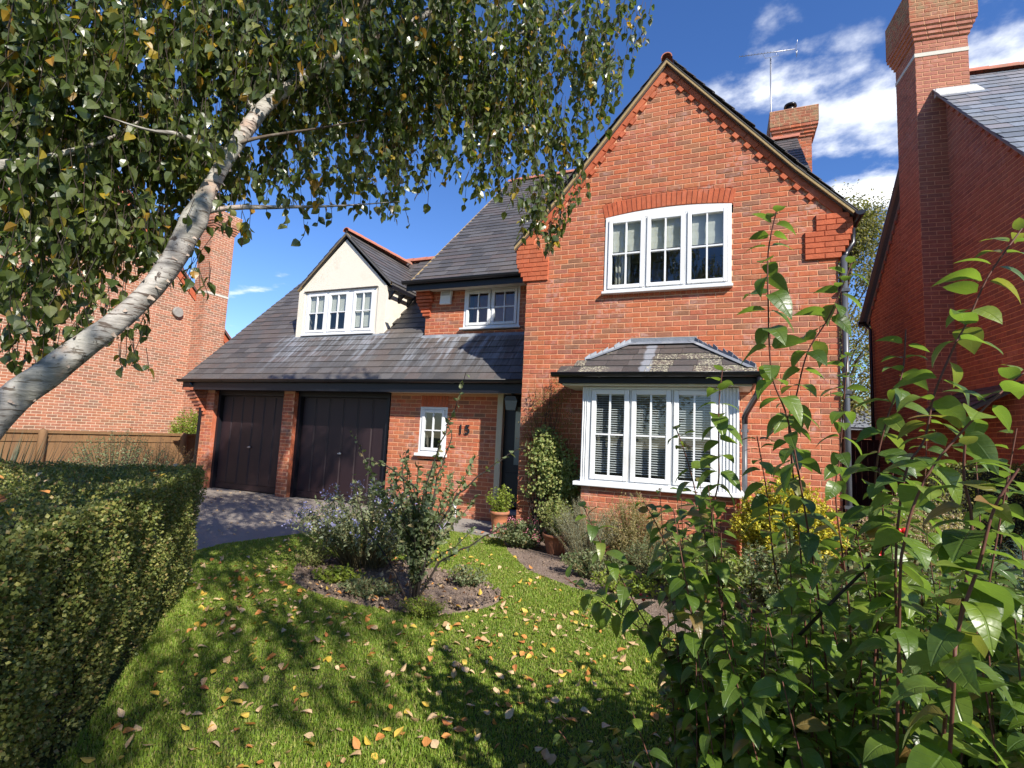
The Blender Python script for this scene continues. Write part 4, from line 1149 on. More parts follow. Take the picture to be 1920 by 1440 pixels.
# ================================================================== RIGHT NEIGHBOUR (turned 5.74 degrees)
YN = math.radians(5.74)
MN = Matrix.Rotation(YN, 4, 'Z')
ex = MN.to_3x3() @ Vector((1, 0, 0)); ey = MN.to_3x3() @ Vector((0, 1, 0))
HN = thing('neighbour_house', MN @ Vector((7, 10.5, 0)), 'dark red brick house on the right with tall chimney breast on its shaded gable end', 'house')
UW = 4.61
FN = Frame(ex * UW, ey, -ex)
def nz(v): return 8.36 - abs(v - 10.55) * 1.10
def next_(z):
    if z < 4.6: return [(7.35, 13.72)]
    h = (8.36 - .12 - z) / 1.10
    return [(10.55 - h, 10.55 + h)] if h > .1 else []
wm = MB(); pc = Pieces(); brickwork(FN, 0, 8.2, next_, [], pc, wm, start=7.35)
nw = wm.build('gable_wall', M_MORTAR, HN)
sc_ = pc.score(); kp_ = np.zeros(len(sc_), bool); P_ = np.array(pc.P)
sc_[P_[:, 2] < 1.6] = 0; kp_[np.argsort(-sc_)[:110]] = True
pc.emit('brick', 'bricks', M_BRICK_NR, nw, kp_)
chimney(HN, 'chimney_breast', 4.18, 4.97, 10.1, 10.88, 0, 8.86, 9.84, M_BRICK_NR, M_BRICK_CAP, 4, .026, band=(8.55, 8.62), M=MN, ind=95)
# dentil course, verge, roof
dn = Pieces(); vg = MB(); rf = MB()
for sg in (1, -1):
    t = 0.12; i = 0
    while t < 3.1:
        v = 10.55 - sg * t
        dn.add(np.array(ex * (UW - .03)) + np.array(ey * v) + np.array((0, 0, nz(v) - .23)), np.array(ey), np.array(ex), (0, 0, 1), .075, .05, .075)
        t += .15
    q = [10.55 - sg * 3.45 * j / 10 for j in range(11)]
    for j in range(10):
        a, b = q[j], q[j + 1]; pts = lambda u, o1, o2: [MN @ Vector((u, a, nz(a) + o1)), MN @ Vector((u, b, nz(b) + o1)), MN @ Vector((u, b, nz(b) + o2)), MN @ Vector((u, a, nz(a) + o2))]
        vg.prism(pts(4.46, -.07, 0), ex * .05)
        vg.prism(pts(4.585, -.21, -.08), ex * .02)
    a, b = 10.55, 10.55 - sg * 3.45
    rf.prism([MN @ Vector((4.44, a, nz(a) + .002)), MN @ Vector((4.44, b, nz(b) + .002)), MN @ Vector((4.44, b, nz(b) - .04)), MN @ Vector((4.44, a, nz(a) - .04))], ex * 8)
dn.emit('dentil', 'dentil_course', M_BRICK_NR, nw, np.ones(len(dn.P), bool))
vg.build('verge', m_plain('grey_verge', (.30, .26, .22), .9, .2), HN); nro = rf.build('roof', M_SLATE_GREY, HN)
ns = Pieces(); Ln = math.hypot(1, 1.1); vs_ = Vector((0, 1, 1.1)) / Ln; nv_ = Vector((0, -1.1, 1)) / Ln
slates(MN @ Vector((0, 7.1, nz(7.1) + .005)), tuple(ex), tuple(MN.to_3x3() @ vs_), tuple(MN.to_3x3() @ nv_), 4.42, 9.5, 0, 3.45 * Ln, ns)
sc_ = ns.score(); kk_ = np.zeros(len(sc_), bool); PS = np.array(ns.P); sc_[PS[:, 0] > 5.0] = 0; kk_[np.argsort(-sc_)[:100]] = True
ns.emit('slate', 'slate_courses', M_SLATE_GREY, nro, kk_)
rt = MB(); ridge_tiles(rt, MN @ Vector((4.97, 10.55, 8.44)), MN @ Vector((12, 10.55, 8.44))); rt.build('ridge_tiles', M_RIDGE, HN)
m = MB(); m.prism([MN @ Vector((4.44, 10.02, 7.72)), MN @ Vector((4.99, 10.02, 7.72)), MN @ Vector((4.99, 10.02, 7.86)), MN @ Vector((4.44, 10.02, 7.86))], ey * .075)
m.prism([MN @ Vector((4.42, 9.86, 7.63)), MN @ Vector((5.05, 9.86, 7.63)), MN @ Vector((5.05, 10.08, 7.87)), MN @ Vector((4.42, 10.08, 7.87))], Vector((0, 0, .02))); m.build('lead_flashing', m_plain('pale_lead', (.48, .48, .45), .6, .2, 14, .004), HN)
wallbox('house_core', HN, M_BRICK_NR, Frame((0, 0, 0), ex, -ey), 4.63, 12.5, 0, 4.5, -13.7, -7.36)
gutter('gutter', MN @ Vector((4.42, 13.95, 4.62)), MN @ Vector((12, 13.95, 4.62)), parent=HN, out=tuple(ey))
pipe([MN @ Vector((4.56, 13.95, 4.58)), MN @ Vector((4.56, 13.6, 4.35)), MN @ Vector((4.56, 13.55, 0))], parent=HN)
# small slated canopy on the chimney side
m = MB(); m.prism([MN @ Vector((4.60, 8.55, 2.52)), MN @ Vector((4.60, 8.55, 2.45)), MN @ Vector((4.0, 8.55, 2.1)), MN @ Vector((4.0, 8.55, 2.16))], ey * 1.5); cn_ = m.build('lean_to_canopy', M_SLATE_UP, HN)
cp = Pieces(); s_ = Vector((.6, 0, .36)).normalized(); n_ = Vector((-.36, 0, .6)).normalized()
slates(MN @ Vector((4.0, 8.5, 2.17)), tuple(ey), tuple(MN.to_3x3() @ s_), tuple(MN.to_3x3() @ n_), 0, 1.55, 0, .7, cp); cp.emit('slate', 'slate_courses', M_SLATE_UP, cn_, np.zeros(len(cp.P), bool))

# ================================================================== LEFT NEIGHBOUR
HL = thing('neighbour_house', (-19, 8, 0), 'sunlit orange brick house on the left behind the birch and the timber fence', 'house')
FL = Frame((-16, 0, 0), (0, 1, 0), (1, 0, 0))
def lz(y): return 6.42 - .95 * (y - 10.47) if y > 7.6 else 6.42 - .95 * (7.6 - 10.47) - .95 * (7.6 - y)
def lext(z):
    if z < 4.3: return [(2.6, 12.65)]
    h = (lz(7.6) - .15 - z) / .95
    return [(7.6 - h, 7.6 + h)] if h > .1 else []
wm = MB(); pc = Pieces(); brickwork(FL, 0, 9.1, lext, [], pc, wm, start=2.6)
lw = wm.build('gable_wall', M_MORTAR_FAR, HL)
sc_ = pc.score(); kp_ = np.zeros(len(sc_), bool); P_ = np.array(pc.P); sc_[(P_[:, 2] < 1.2) | (P_[:, 2] > 3.2) | (P_[:, 1] < 6.6)] = 0; kp_[np.argsort(-sc_)[:240]] = True
pc.emit('brick', 'bricks', M_BRICK_FAR, lw, kp_)
chimney(HL, 'chimney_breast', -16.1, -15.5, 11.2, 12.0, 0, 7.85, 8.5, M_BRICK_FAR, M_BRICK_FAR, 4, .03, band=(5.66, 5.73), mort=M_MORTAR_FAR, ind=40)
vg = MB(); rf = MB(); rub2 = MB()
for (a, b) in ((7.6, 13.0), (2.2, 7.6)):
    vg.prism([(-15.88, a, lz(a) - .07), (-15.88, b, lz(b) - .07), (-15.88, b, lz(b)), (-15.88, a, lz(a))], (-.05, 0, 0))
    rf.prism([(-15.87, a, lz(a)), (-15.87, b, lz(b)), (-15.87, b, lz(b) + .03), (-15.87, a, lz(a) + .03)], (-8, 0, 0))
    rub2.prism([(-15.99, a, lz(a) - .32), (-15.99, b, lz(b) - .32), (-15.99, b, lz(b) - .08), (-15.99, a, lz(a) - .08)], (.03, 0, 0))
vg.build('verge', m_plain('dark_verge', (.10, .07, .06), .8), HL); rf.build('roof', M_RIDGE, HL); rub2.build('red_rake_course', M_BRICK_RUB, HL)
wallbox('house_core', HL, M_BRICK_FAR, Frame((0, 0, 0), (1, 0, 0), (0, -1, 0)), -23.5, -16.02, 0, 4.2, -12.6, -2.65)
m = MB(); m.tube([(-15.98, 10.66, 4.9), (-15.9, 10.66, 4.9)], [.17, .15], 18); m.build('satellite_dish', M_CONC, HL)

# ================================================================== detached garage behind, gate, fence
DG = thing('garage', (4.2, 18, 0), 'low brick garage with grey slate roof glimpsed between the two houses', 'garage')
box_part('wall', M_BRICK_FAR, DG, 3.2, 8, 17.6, 21, 0, 2.16)
m = MB(); m.prism([(3.05, 17.4, 2.15), (8, 17.4, 2.15), (8, 19.3, 3.6), (5.0, 19.3, 3.6)], (0, 0, .06)); m.prism([(3.05, 17.4, 2.15), (5.0, 19.3, 3.6), (3.05, 21.2, 2.15)], (0, 0, .06)); dgr = m.build('roof', M_SLATE_GREY, DG)
q = Pieces(); Lq = math.hypot(1.9, 1.45); slates((0, 17.38, 2.21), (1, 0, 0), (0, 1.9 / Lq, 1.45 / Lq), (0, -1.45 / Lq, 1.9 / Lq), 3.05, 7, 0, Lq, q, lambda u_, s_: u_ > 3.05 + s_ / Lq * 1.95)
q.emit('slate', 'slate_courses', M_SLATE_GREY, dgr, np.zeros(len(q.P), bool))

GT = thing('side_gate', MN @ Vector((3, 13.4, 0)), 'dark brown boarded timber gate between the house and right neighbour', 'gate')
for i in range(24):
    u = 1.75 + i * .12; m = MB(); m.box(u, u + .113, 13.4, 13.42, .04, 1.76, M=MN); m.build('board', M_GATE, GT)
box_part('top_rail', M_GATE, GT, 1.73, 4.6, 13.38, 13.44, 1.76, 1.80, M=MN)
box_part('gate_post', M_GATE, GT, 1.62, 1.73, 13.37, 13.48, 0, 1.84, M=MN)

FN_ = thing('timber_fence', (-13, 7, 0), 'low honey coloured timber fence with round topped posts below left neighbour wall', 'fence')
bm_ = bpy.data.meshes.new('board'); t_ = MB(); t_.box(-.008, .008, 0, .118, .05, 1.10); bm_.from_pydata(t_.V, [], t_.F); bm_.materials.append(M_FENCE)
for i in range(76):
    o = bpy.data.objects.new('board', bm_); COL.objects.link(o); o.parent = FN_; o.location = (random.uniform(-.004, .004), 2.9 + i * .122 - 7.0, random.uniform(-.004, .004))
for z0, z1, d in ((1.10, 1.135, .045), (.93, .99, .03), (.30, .37, .03)):
    box_part('rail', M_FENCE, FN_, -13 + .009, -13 + d, 2.9, 12.2, z0, z1)
box_part('capping', M_FENCE, FN_, -13.04, -12.95, 2.9, 12.2, 1.137, 1.16)
for y in (3.17, 6.17, 9.17, 12.1):
    m = MB(); m.tube([(-12.93, y, 0), (-12.93, y, 1.10), (-12.93, y, 1.16), (-12.93, y, 1.19)], [.075, .075, .06, .02], 12); m.build('post', M_FENCE, FN_)


# ================================================================== VEGETATION
def unit(v): return v / (np.linalg.norm(v, axis=-1, keepdims=True) + 1e-9)


def leaf_frames(d, n):
    """d tip directions, n approx normals -> rotation matrices (columns side, dir, normal)"""
    d = unit(d); s = unit(np.cross(d, n)); n2 = np.cross(s, d); return np.stack((s, d, n2), axis=-1)


def tmpl_leaf(rows, curl=.15, fold=.12, wmax=.34, pt=.35, ovate=False):
    """leaf along +Y length 1; rows of 3 verts"""
    V = [(0, 0, 0)]; UV = [(.5, 0)]
    for i in range(1, rows):
        y = i / rows; w = wmax * (math.sin(math.pi * y ** (.72)) ** .85) * (1 if y < .6 else 1 - (y - .6) * pt)
        if ovate: w = wmax * min(1.0, (math.sin(math.pi * min(1, y ** .66)) + .001) ** .62) * (1 - max(0, y - .72) * 1.6)
        z = -curl * y * y + (.06 * math.sin(y * 3.0) if ovate else 0)
        V += [(-w, y, z + fold * w), (0, y, z), (w, y, z + fold * w)]; UV += [(.5 - w, y), (.5, y), (.5 + w, y)]
    V.append((0, 1, -curl)); UV.append((.5, 1)); F = []
    F += [(0, 2, 1), (0, 3, 2)]
    for i in range(rows - 2):
        a = 1 + 3 * i; b = a + 3
        F += [(a, a + 1, b + 1), (a, b + 1, b), (a + 1, a + 2, b + 2), (a + 1, b + 2, b + 1)]
    a = 1 + 3 * (rows - 2); t = len(V) - 1
    F += [(a, a + 1, t), (a + 1, a + 2, t)]
    return np.array(V), np.array(F), np.array(UV)


LV, LF, LUV = tmpl_leaf(4, .20, .28, .38, .6)        # birch
SV, SF, SUV = tmpl_leaf(10, .40, .20, .295, .9, True)        # foreground shrub
DV = np.array([(0, 0, 0), (-.3, .45, .06), (.3, .45, .06), (0, 1, -.05)]); DF = np.array([(0, 2, 1), (1, 2, 3)])  # small diamond
NV = np.array([(-.08, 0, 0), (.08, 0, 0), (.05, .6, .0), (0, 1, -.05)]); NF = np.array([(0, 1, 2), (0, 2, 3)])  # narrow


def scatter_leaves(name, P, d, n, L, wr, mat, parent, T=(DV, DF), kind='stuff'):
    Rm = leaf_frames(d, n); S = np.stack((L * wr, L, L), axis=-1)
    return bake(name, T[0], T[1], Rm * S[:, None, :], P, RNG.random(len(P)), mat, parent, kind)


def rand_dirs(n, up=0.0):
    v = RNG.normal(size=(n, 3)); v[:, 2] += up; return unit(v)


def bush(name, label, cat, base, rad, h, nst, leafL, lmat, smat, sp=.03, wr=1.0, per=2, bend=.25, T=(DV, DF), bare=.15, flowers=None, top_only=None, stem_r=.004, group=None, upleaf=.4, dens=1.0, leaf_name='foliage'):
    th = thing(name, base, label, cat, group); b = np.array(base, float)
    st = MB(); LP = []; LD = []; tips = []
    for i in range(nst):
        a = random.uniform(0, 2 * math.pi); q = math.sqrt(random.random())
        top = b + np.array((rad[0] * q * math.cos(a), rad[1] * q * math.sin(a), h * (1 - .45 * q * q) * random.uniform(.8, 1.05)))
        b0 = b + np.array((rad[0] * .25 * q * math.cos(a) + random.uniform(-.03, .03), rad[1] * .25 * q * math.sin(a) + random.uniform(-.03, .03), 0))
        mid = (b0 + top) / 2 + np.array((random.uniform(-1, 1) * .04 - (top - b0)[0] * bend * .3, random.uniform(-1, 1) * .04 - (top - b0)[1] * bend * .3, (top - b0)[2] * bend * .3))
        n = 7; pts = [(1 - t) ** 2 * b0 + 2 * t * (1 - t) * mid + t * t * top for t in [j / n for j in range(n + 1)]]
        st.tube(pts, [stem_r * (1 - .7 * j / n) for j in range(n + 1)], 4, cap=False)
        L = np.linalg.norm(top - b0); m_ = max(2, int(L * (1 - bare) / sp * dens))
        for j in range(m_):
            t = bare + (1 - bare) * (j + random.random()) / m_
            p = (1 - t) ** 2 * b0 + 2 * t * (1 - t) * mid + t * t * top; tan = unit((top - b0) + 0.0)
            for _ in range(per):
                dd = RNG.normal(size=3); dd = unit(dd - tan * np.dot(dd, tan) * .6 + tan * .45); LP.append(p + RNG.normal(size=3) * .008); LD.append(dd)
        tips.append(top)
    st.build('stems', smat, th, 'stuff')
    LP = np.array(LP); LD = np.array(LD); n = unit(RNG.normal(size=LP.shape) + np.array((0, 0, 1.2)))
    L = leafL * RNG.uniform(.6, 1.15, len(LP))
    scatter_leaves(leaf_name, LP, LD, n, L, wr, lmat, th, T)
    if flowers:
        fmat, fn, fs, cnt, nm = flowers; FP = []; FDr = []
        sel = [tips[i] for i in RNG.permutation(len(tips))[:fn]]
        for t in sel:
            for _ in range(cnt): FP.append(t + RNG.normal(size=3) * fs * 1.3); FDr.append(unit(RNG.normal(size=3) + np.array((0, 0, .7))))
        FP = np.array(FP); scatter_leaves(nm, FP, np.array(FDr), rand_dirs(len(FP), .5), fs * RNG.uniform(.7, 1.2, len(FP)), 1.6, fmat, th)
    return th


# ---------------- lawn grass
def grass(n, box, hmin, hmax, name, wfac=1.0, seedz=0):
    x = RNG.uniform(box[0], box[1], n); y = RNG.uniform(box[2], box[3], n)
    ok = ~in_poly(x, y, ISL) & ~in_poly(x, y, BORD)
    ok &= (x + y > -1.14) | (y < .2) | (y > 3.3)                       # not under the hedge
    ok &= in_poly(x, y, [(-5.0, -1), (-5.45, 3.6), (-5.62, 4.6), (-5.35, 5.9), (-5.3, 7.22), (-4.2, 7.10), (-3.4, 7.0), (-2.85, 6.98), (3, 6.8), (3, -1)])
    # only what the lawn shows from the street side
    x, y = x[ok], y[ok]; n = len(x)
    h = RNG.uniform(hmin, hmax, n) * (1 + .3 * np.sin(x * 3.1) * np.cos(y * 2.7)); a = RNG.uniform(0, 2 * np.pi, n); lean = RNG.uniform(.1, .9, n)
    w = RNG.uniform(.0014, .0026, n) * wfac * (1 + .18 * np.hypot(x, y))
    dx, dy = np.cos(a), np.sin(a); sx, sy = -dy * w, dx * w
    V = np.empty((n, 5, 3), np.float32)
    z0 = np.full(n, .0)
    V[:, 0] = np.stack((x - sx, y - sy, z0), 1); V[:, 1] = np.stack((x + sx, y + sy, z0), 1)
    mx, my, mz = x + dx * h * lean * .35, y + dy * h * lean * .35, h * .6
    V[:, 2] = np.stack((mx + sx * .8, my + sy * .8, mz), 1); V[:, 3] = np.stack((mx - sx * .8, my - sy * .8, mz), 1)
    V[:, 4] = np.stack((x + dx * h * lean, y + dy * h * lean, h * (1.05 - .35 * lean)), 1)
    b = (np.arange(n) * 5)[:, None]; F = np.concatenate((b + [0, 1, 2], b + [0, 2, 3], b + [3, 2, 4]), 1).reshape(-1, 3)
    clump = .5 + .5 * np.sin(x * 5 + 3 * np.sin(y * 2.1)) * np.sin(y * 4.3 + x)
    r = np.repeat(np.clip(RNG.random(n) * .75 + clump * .2, 0, .999), 3)
    return np_mesh(name, V.reshape(-1, 3), F, r)


lm = sheet('lawn', [(-5.0, -3), (-5.40, 3.6), (-5.57, 4.6), (-5.31, 5.9), (-5.3, 7.22), (-4.2, 7.10), (-3.4, 7.0), (-2.9, 6.95), (3, 6.8), (4, -3)], .004, M_GROUND)
m1 = grass(420000, (-5.6, .6, .9, 4.2), .012, .032, 'grass', .85); o = link('grass', m1, L_GRASS, None, 'stuff'); props(o, 'short green lawn grass in front of the house', 'grass')
m2 = grass(230000, (-5.7, .3, 4.2, 7.3), .012, .030, 'grass', 1.0); o = link('grass', m2, L_GRASS, None, 'stuff'); props(o, 'sunlit lawn grass around the island flower bed', 'grass')

# pebbles and clods on the beds
def clods(n, poly, name, label, zb=.03):
    xs = [p[0] for p in poly]; ys = [p[1] for p in poly]
    x = RNG.uniform(min(xs), max(xs), n); y = RNG.uniform(min(ys), max(ys), n); ok = in_poly(x, y, poly); x, y = x[ok], y[ok]; n = len(x)
    OV = np.array([(1, 0, 0), (-1, 0, 0), (0, 1, 0), (0, -1, 0), (0, 0, .8), (0, 0, -.8)]); OF = np.array([(0, 2, 4), (2, 1, 4), (1, 3, 4), (3, 0, 4), (2, 0, 5), (1, 2, 5), (3, 1, 5), (0, 3, 5)])
    s = RNG.uniform(.006, .022, n); d = rand_dirs(n); M_ = leaf_frames(d, rand_dirs(n)) * (s[:, None] * RNG.uniform(.6, 1.3, (n, 3)))[:, None, :]
    o = bake(name, OV, OF, M_, np.stack((x, y, np.full(n, zb)), 1), RNG.random(n), M_SOIL, None, 'stuff'); props(o, label, 'soil')
clods(2600, ISL, 'soil_clods', 'dry crumbly soil and stones in the island bed', .05)
clods(9000, BORD, 'soil_clods', 'dry crumbly soil along the house border', .015)

# ---------------- hedge
HDG = thing('clipped_hedge', (-3.5, 1.6, 0), 'dense clipped box shaped hedge on the left at the lawn edge, strewn with leaves', 'hedge')
hA = np.array((-4.55, 3.35)); hB = np.array((-1.35, .02)); hd = (hB - hA) / np.linalg.norm(hB - hA); hn = np.array((hd[1], -hd[0]))
if hn.sum() > 0: hn = -hn
hA = hA - hn * .11 + hd * .14; hB = hB - hn * .11                              # into the hedge, away from the lawn
HLn = np.linalg.norm(hB - hA); HW = 1.5; HH = 1.06
def bumpy(a, b): return .016 * np.sin(a * 7.3 + 1.3 * np.sin(b * 5)) + .012 * np.sin(b * 11 + a * 4) + .012 * np.sin(a * 19 + b * 13)
def hedge_pt(kind, n):
    if kind == 'front':
        a = RNG.uniform(0, HLn, n); z = RNG.uniform(.02, HH, n) ; o = bumpy(a, z) + .10 * np.maximum(0, .35 - z) ** 1 * 1.2
        rnd_ = .02 * np.clip((z - (HH - .12)) / .12, 0, 1) ** 2
        xy = hA + hd * a[:, None] + hn * (o + rnd_ + RNG.uniform(-.012, .07, n))[:, None]; N = np.tile((-hn[0], -hn[1], .25), (n, 1))
        return np.column_stack((xy, z)), N
    if kind == 'top':
        a = RNG.uniform(-.02, HLn, n); b = RNG.uniform(0, HW, n); z = HH + bumpy(a, b * 1.3) * .8 - .015 * np.clip(1 - b / .1, 0, 1) ** 2 + RNG.uniform(-.06, .012, n)
        xy = hA + hd * a[:, None] + hn * b[:, None]; return np.column_stack((xy, z)), np.tile((0, 0, 1.), (n, 1))
    b = RNG.uniform(0, HW, n); z = RNG.uniform(.02, HH, n); o = bumpy(b, z)
    xy = hA + hn * b[:, None] - hd * (o - RNG.uniform(-.01, .07, n))[:, None]; return np.column_stack((xy, z)), np.tile((-hd[0], -hd[1], .2), (n, 1))
ps, ns_ = zip(*[hedge_pt(k_, n_) for k_, n_ in (('front', 88000), ('top', 56000), ('end', 16000))])
P = np.concatenate(ps); N_ = np.concatenate(ns_); d = unit(N_ * .55 + RNG.normal(size=P.shape) * .9 + np.array((0, 0, .3))); n = unit(RNG.normal(size=P.shape) * .8 + N_)
# the hedge is thin and brown near its foot
thin = (P[:, 2] > .42) | (RNG.random(len(P)) < .45 + P[:, 2]); P, d, n = P[thin], d[thin], n[thin]
scatter_leaves('foliage', P, d, n, RNG.uniform(.012, .024, len(P)), 1.25, L_HEDGE, HDG)
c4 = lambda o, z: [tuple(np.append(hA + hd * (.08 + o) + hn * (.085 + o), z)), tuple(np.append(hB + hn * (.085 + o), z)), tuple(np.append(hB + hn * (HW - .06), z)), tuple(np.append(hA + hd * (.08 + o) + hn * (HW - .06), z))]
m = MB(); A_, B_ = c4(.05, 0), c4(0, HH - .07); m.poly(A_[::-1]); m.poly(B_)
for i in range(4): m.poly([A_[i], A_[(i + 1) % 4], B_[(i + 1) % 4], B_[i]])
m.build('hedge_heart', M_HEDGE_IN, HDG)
m = MB()
for i in range(420):
    a = random.uniform(0, HLn); z = random.uniform(.02, .8); p = hA + hd * a + hn * .12; q = p - hn * random.uniform(.05, .12) + hd * random.uniform(-.1, .1)
    m.tube([(p[0], p[1], z), (q[0], q[1], z + random.uniform(.05, .18))], .003, 4, cap=False)
m.build('twigs', M_STEM_DRK, HDG, 'stuff')

# plants behind the hedge
def strappy(name, label, base, n, L, mat, w=.012, up=.9, cat='plant'):
    th = thing(name, base, label, cat); V = []; F = []; b = np.array(base); m = MB()
    for i in range(n):
        a = random.uniform(0, 2 * math.pi); e = random.uniform(.15, up); l = L * random.uniform(.7, 1.1); dx, dy = math.cos(a), math.sin(a)
        o = b + np.array((dx, dy, 0)) * random.uniform(0, L * .2); pts = []
        for j in range(5):
            t = j / 4; pts.append(o + np.array((dx * e * l * t, dy * e * l * t, l * (t - .35 * e * t * t))))
        s_ = np.array((-dy, dx, 0)) * w
        for j in range(4):
            wa, wb = 1 - (j / 4) ** 2, 1 - ((j + 1) / 4) ** 2
            m.poly([pts[j] - s_ * wa, pts[j] + s_ * wa, pts[j + 1] + s_ * wb, pts[j + 1] - s_ * wb])
    m.build('leaves', mat, th, 'stuff'); return th


strappy('spiky_plant', 'grey green spiky leaved plant rising behind the hedge at the far left', (-5.75, 2.35, 0), 420, 1.42, L_SPIKY, .008, .5)
bush('sparse_shrub', 'thin twiggy shrub with dull leaves against the timber fence', 'shrub', (-8.8, 5.2, 0), (1.0, .8), 1.30, 260, .03, L_ROSE, M_STEM_DRK, .05, 1.1, 2)
bush('sparse_shrub', 'brownish feathery shrub between hedge and fence, right of the thin twiggy one', 'shrub', (-9.6, 6.4, 0), (1.1, .8), 1.15, 300, .025, L_RUST, M_STEM_DRK, .06, .8, 2)
bush('garden_shrub', 'dark low shrub growing against the back of the clipped hedge', 'shrub', (-7.2, 3.6, 0), (1.0, .9), .85, 160, .03, L_HEDGE, M_STEM_DRK, .04, 1.1, 2)
bush('garden_shrub', 'bright yellow green conifer shrub beside the garage corner behind the fence', 'shrub', (-14.1, 10.2, 0), (.7, .7), 1.9, 170, .06, L_LIME, M_STEM_DRK, .05, 1.0, 3)

# ---------------- island bed plants
bush('blue_flowered_shrub', 'grey green shrub topped with lilac blue flowers in the island bed', 'shrub', (-3.50, 4.60, .03), (.88, .66), .86, 165, .045, L_GREY, M_STEM_GRN, .028, .75, 3, .5, bare=.32, flowers=(L_FLB, 95, .019, 22, 'flowers'), stem_r=.006)
bush('low_green_plant', 'small dark green mound at the left end of the island bed', 'plant', (-3.95, 4.35, .03), (.22, .2), .26, 60, .035, L_IVY, M_STEM_GRN, .03, .5, 3, bare=.05)
bush('low_green_plant', 'bright lime green low plant at the front of the island bed', 'plant', (-3.35, 4.02, .03), (.26, .18), .16, 60, .04, L_LIME, M_STEM_GRN, .03, 1.0, 3, bare=.05)
bush('low_green_plant', 'dull olive ground cover plant under the tall twiggy shrub', 'plant', (-2.85, 3.86, .03), (.34, .2), .15, 80, .035, L_ROSE, M_STEM_GRN, .03, 1.0, 3, bare=.05)
bush('low_green_plant', 'feathery yellow green tuft at the foot of the tall twiggy shrub', 'plant', (-2.22, 3.72, .03), (.22, .15), .12, 60, .03, L_LIME, M_STEM_GRN, .02, .5, 4, bare=.02)
bush('low_green_plant', 'small mixed green plant on the right part of the island bed', 'plant', (-2.25, 4.55, .03), (.25, .2), .2, 50, .035, L_ROSE, M_STEM_GRN, .03, .9, 3, bare=.05)

# tall twiggy shrub (several named stems) at (-2.37, 3.85)
TS = thing('tall_twiggy_shrub', (-2.4, 3.86, 0), 'tall loose shrub with long arching shoots standing in the island bed', 'shrub')
tst = MB(); LP = []; LDn = []
shoots = [[(-2.40, 3.86, 0), (-2.42, 3.9, .5), (-2.40, 3.93, 1.0), (-2.28, 3.95, 1.4), (-2.17, 3.98, 1.7), (-2.10, 4.0, 2.02)],
          [(-2.42, 3.86, 0), (-2.5, 3.95, .6), (-2.55, 4.0, 1.0), (-2.9, 4.0, 1.17), (-3.12, 4.0, 1.20), (-3.2, 4.0, 1.34), (-3.33, 4.0, 1.46)],
          [(-2.38, 3.86, 0), (-2.3, 3.9, .55), (-2.1, 3.95, .95), (-1.85, 4.0, 1.18), (-1.65, 4.0, 1.33), (-1.50, 4.0, 1.40)],
          [(-2.40, 3.84, 0), (-2.2, 3.9, .4), (-1.95, 3.95, .55), (-1.70, 4.0, .72), (-1.55, 4.0, .78)],
          [(-2.44, 3.88, 0), (-2.8, 4.0, .35), (-3.1, 4.05, .55), (-3.25, 4.1, .85), (-3.33, 4.1, 1.05)],
          [(-2.38, 3.86, 0), (-2.35, 3.9, .6), (-2.28, 3.95, 1.1), (-2.20, 4.0, 1.45), (-2.25, 4.0, 1.62)],
          [(-2.42, 3.9, 0), (-2.5, 3.95, .5), (-2.65, 4.0, .95), (-2.72, 4.0, 1.25)]]
for i in range(46):
    a = random.uniform(0, 6.28); q = random.uniform(.1, .56); hgt = random.uniform(.65, 1.32)
    shoots.append([(-2.4, 3.88, 0), (-2.4 + q * .15 * math.cos(a), 3.9 + q * .15 * math.sin(a), hgt * .5), (-2.4 + q * .8 * math.cos(a), 3.9 + q * .8 * math.sin(a), hgt * .85), (-2.4 + q * math.cos(a), 3.9 + q * math.sin(a), hgt)])
for si, sh in enumerate(shoots):
    P_ = [np.array(p, float) for p in sh]; pts = []
    for i in range(len(P_) - 1):
        for j in range(4): pts.append(P_[i] + (P_[i + 1] - P_[i]) * j / 4 + RNG.normal(size=3) * .006)
    pts.append(P_[-1]); n = len(pts)
    tst.tube(pts, [(.011 if si < 7 else .007) * (1 - .75 * j / (n - 1)) for j in range(n)], 5, cap=False)
    tot = 0
    for j in range(2, n - 1):
        seg = pts[j + 1] - pts[j]; ln = np.linalg.norm(seg)
        if pts[j][2] < .18: continue
        for k_ in range(max(1, int(ln / (.022 if si > 6 else .028)))):
            p = pts[j] + seg * random.random()
            for _ in range(2 if si > 6 else 1):
                dd = RNG.normal(size=3) * .8 + unit(seg) * .5 + np.array((0, 0, -.1)); LP.append(p); LDn.append(unit(dd))
tst.build('stems', M_STEM_DRK, TS, 'stuff')
LP = np.array(LP); LDn = np.array(LDn); scatter_leaves('foliage', LP, LDn, unit(RNG.normal(size=LP.shape) + np.array((0, 0, 1))), RNG.uniform(.035, .065, len(LP)), .85, L_ROSE, TS, (LV, LF))

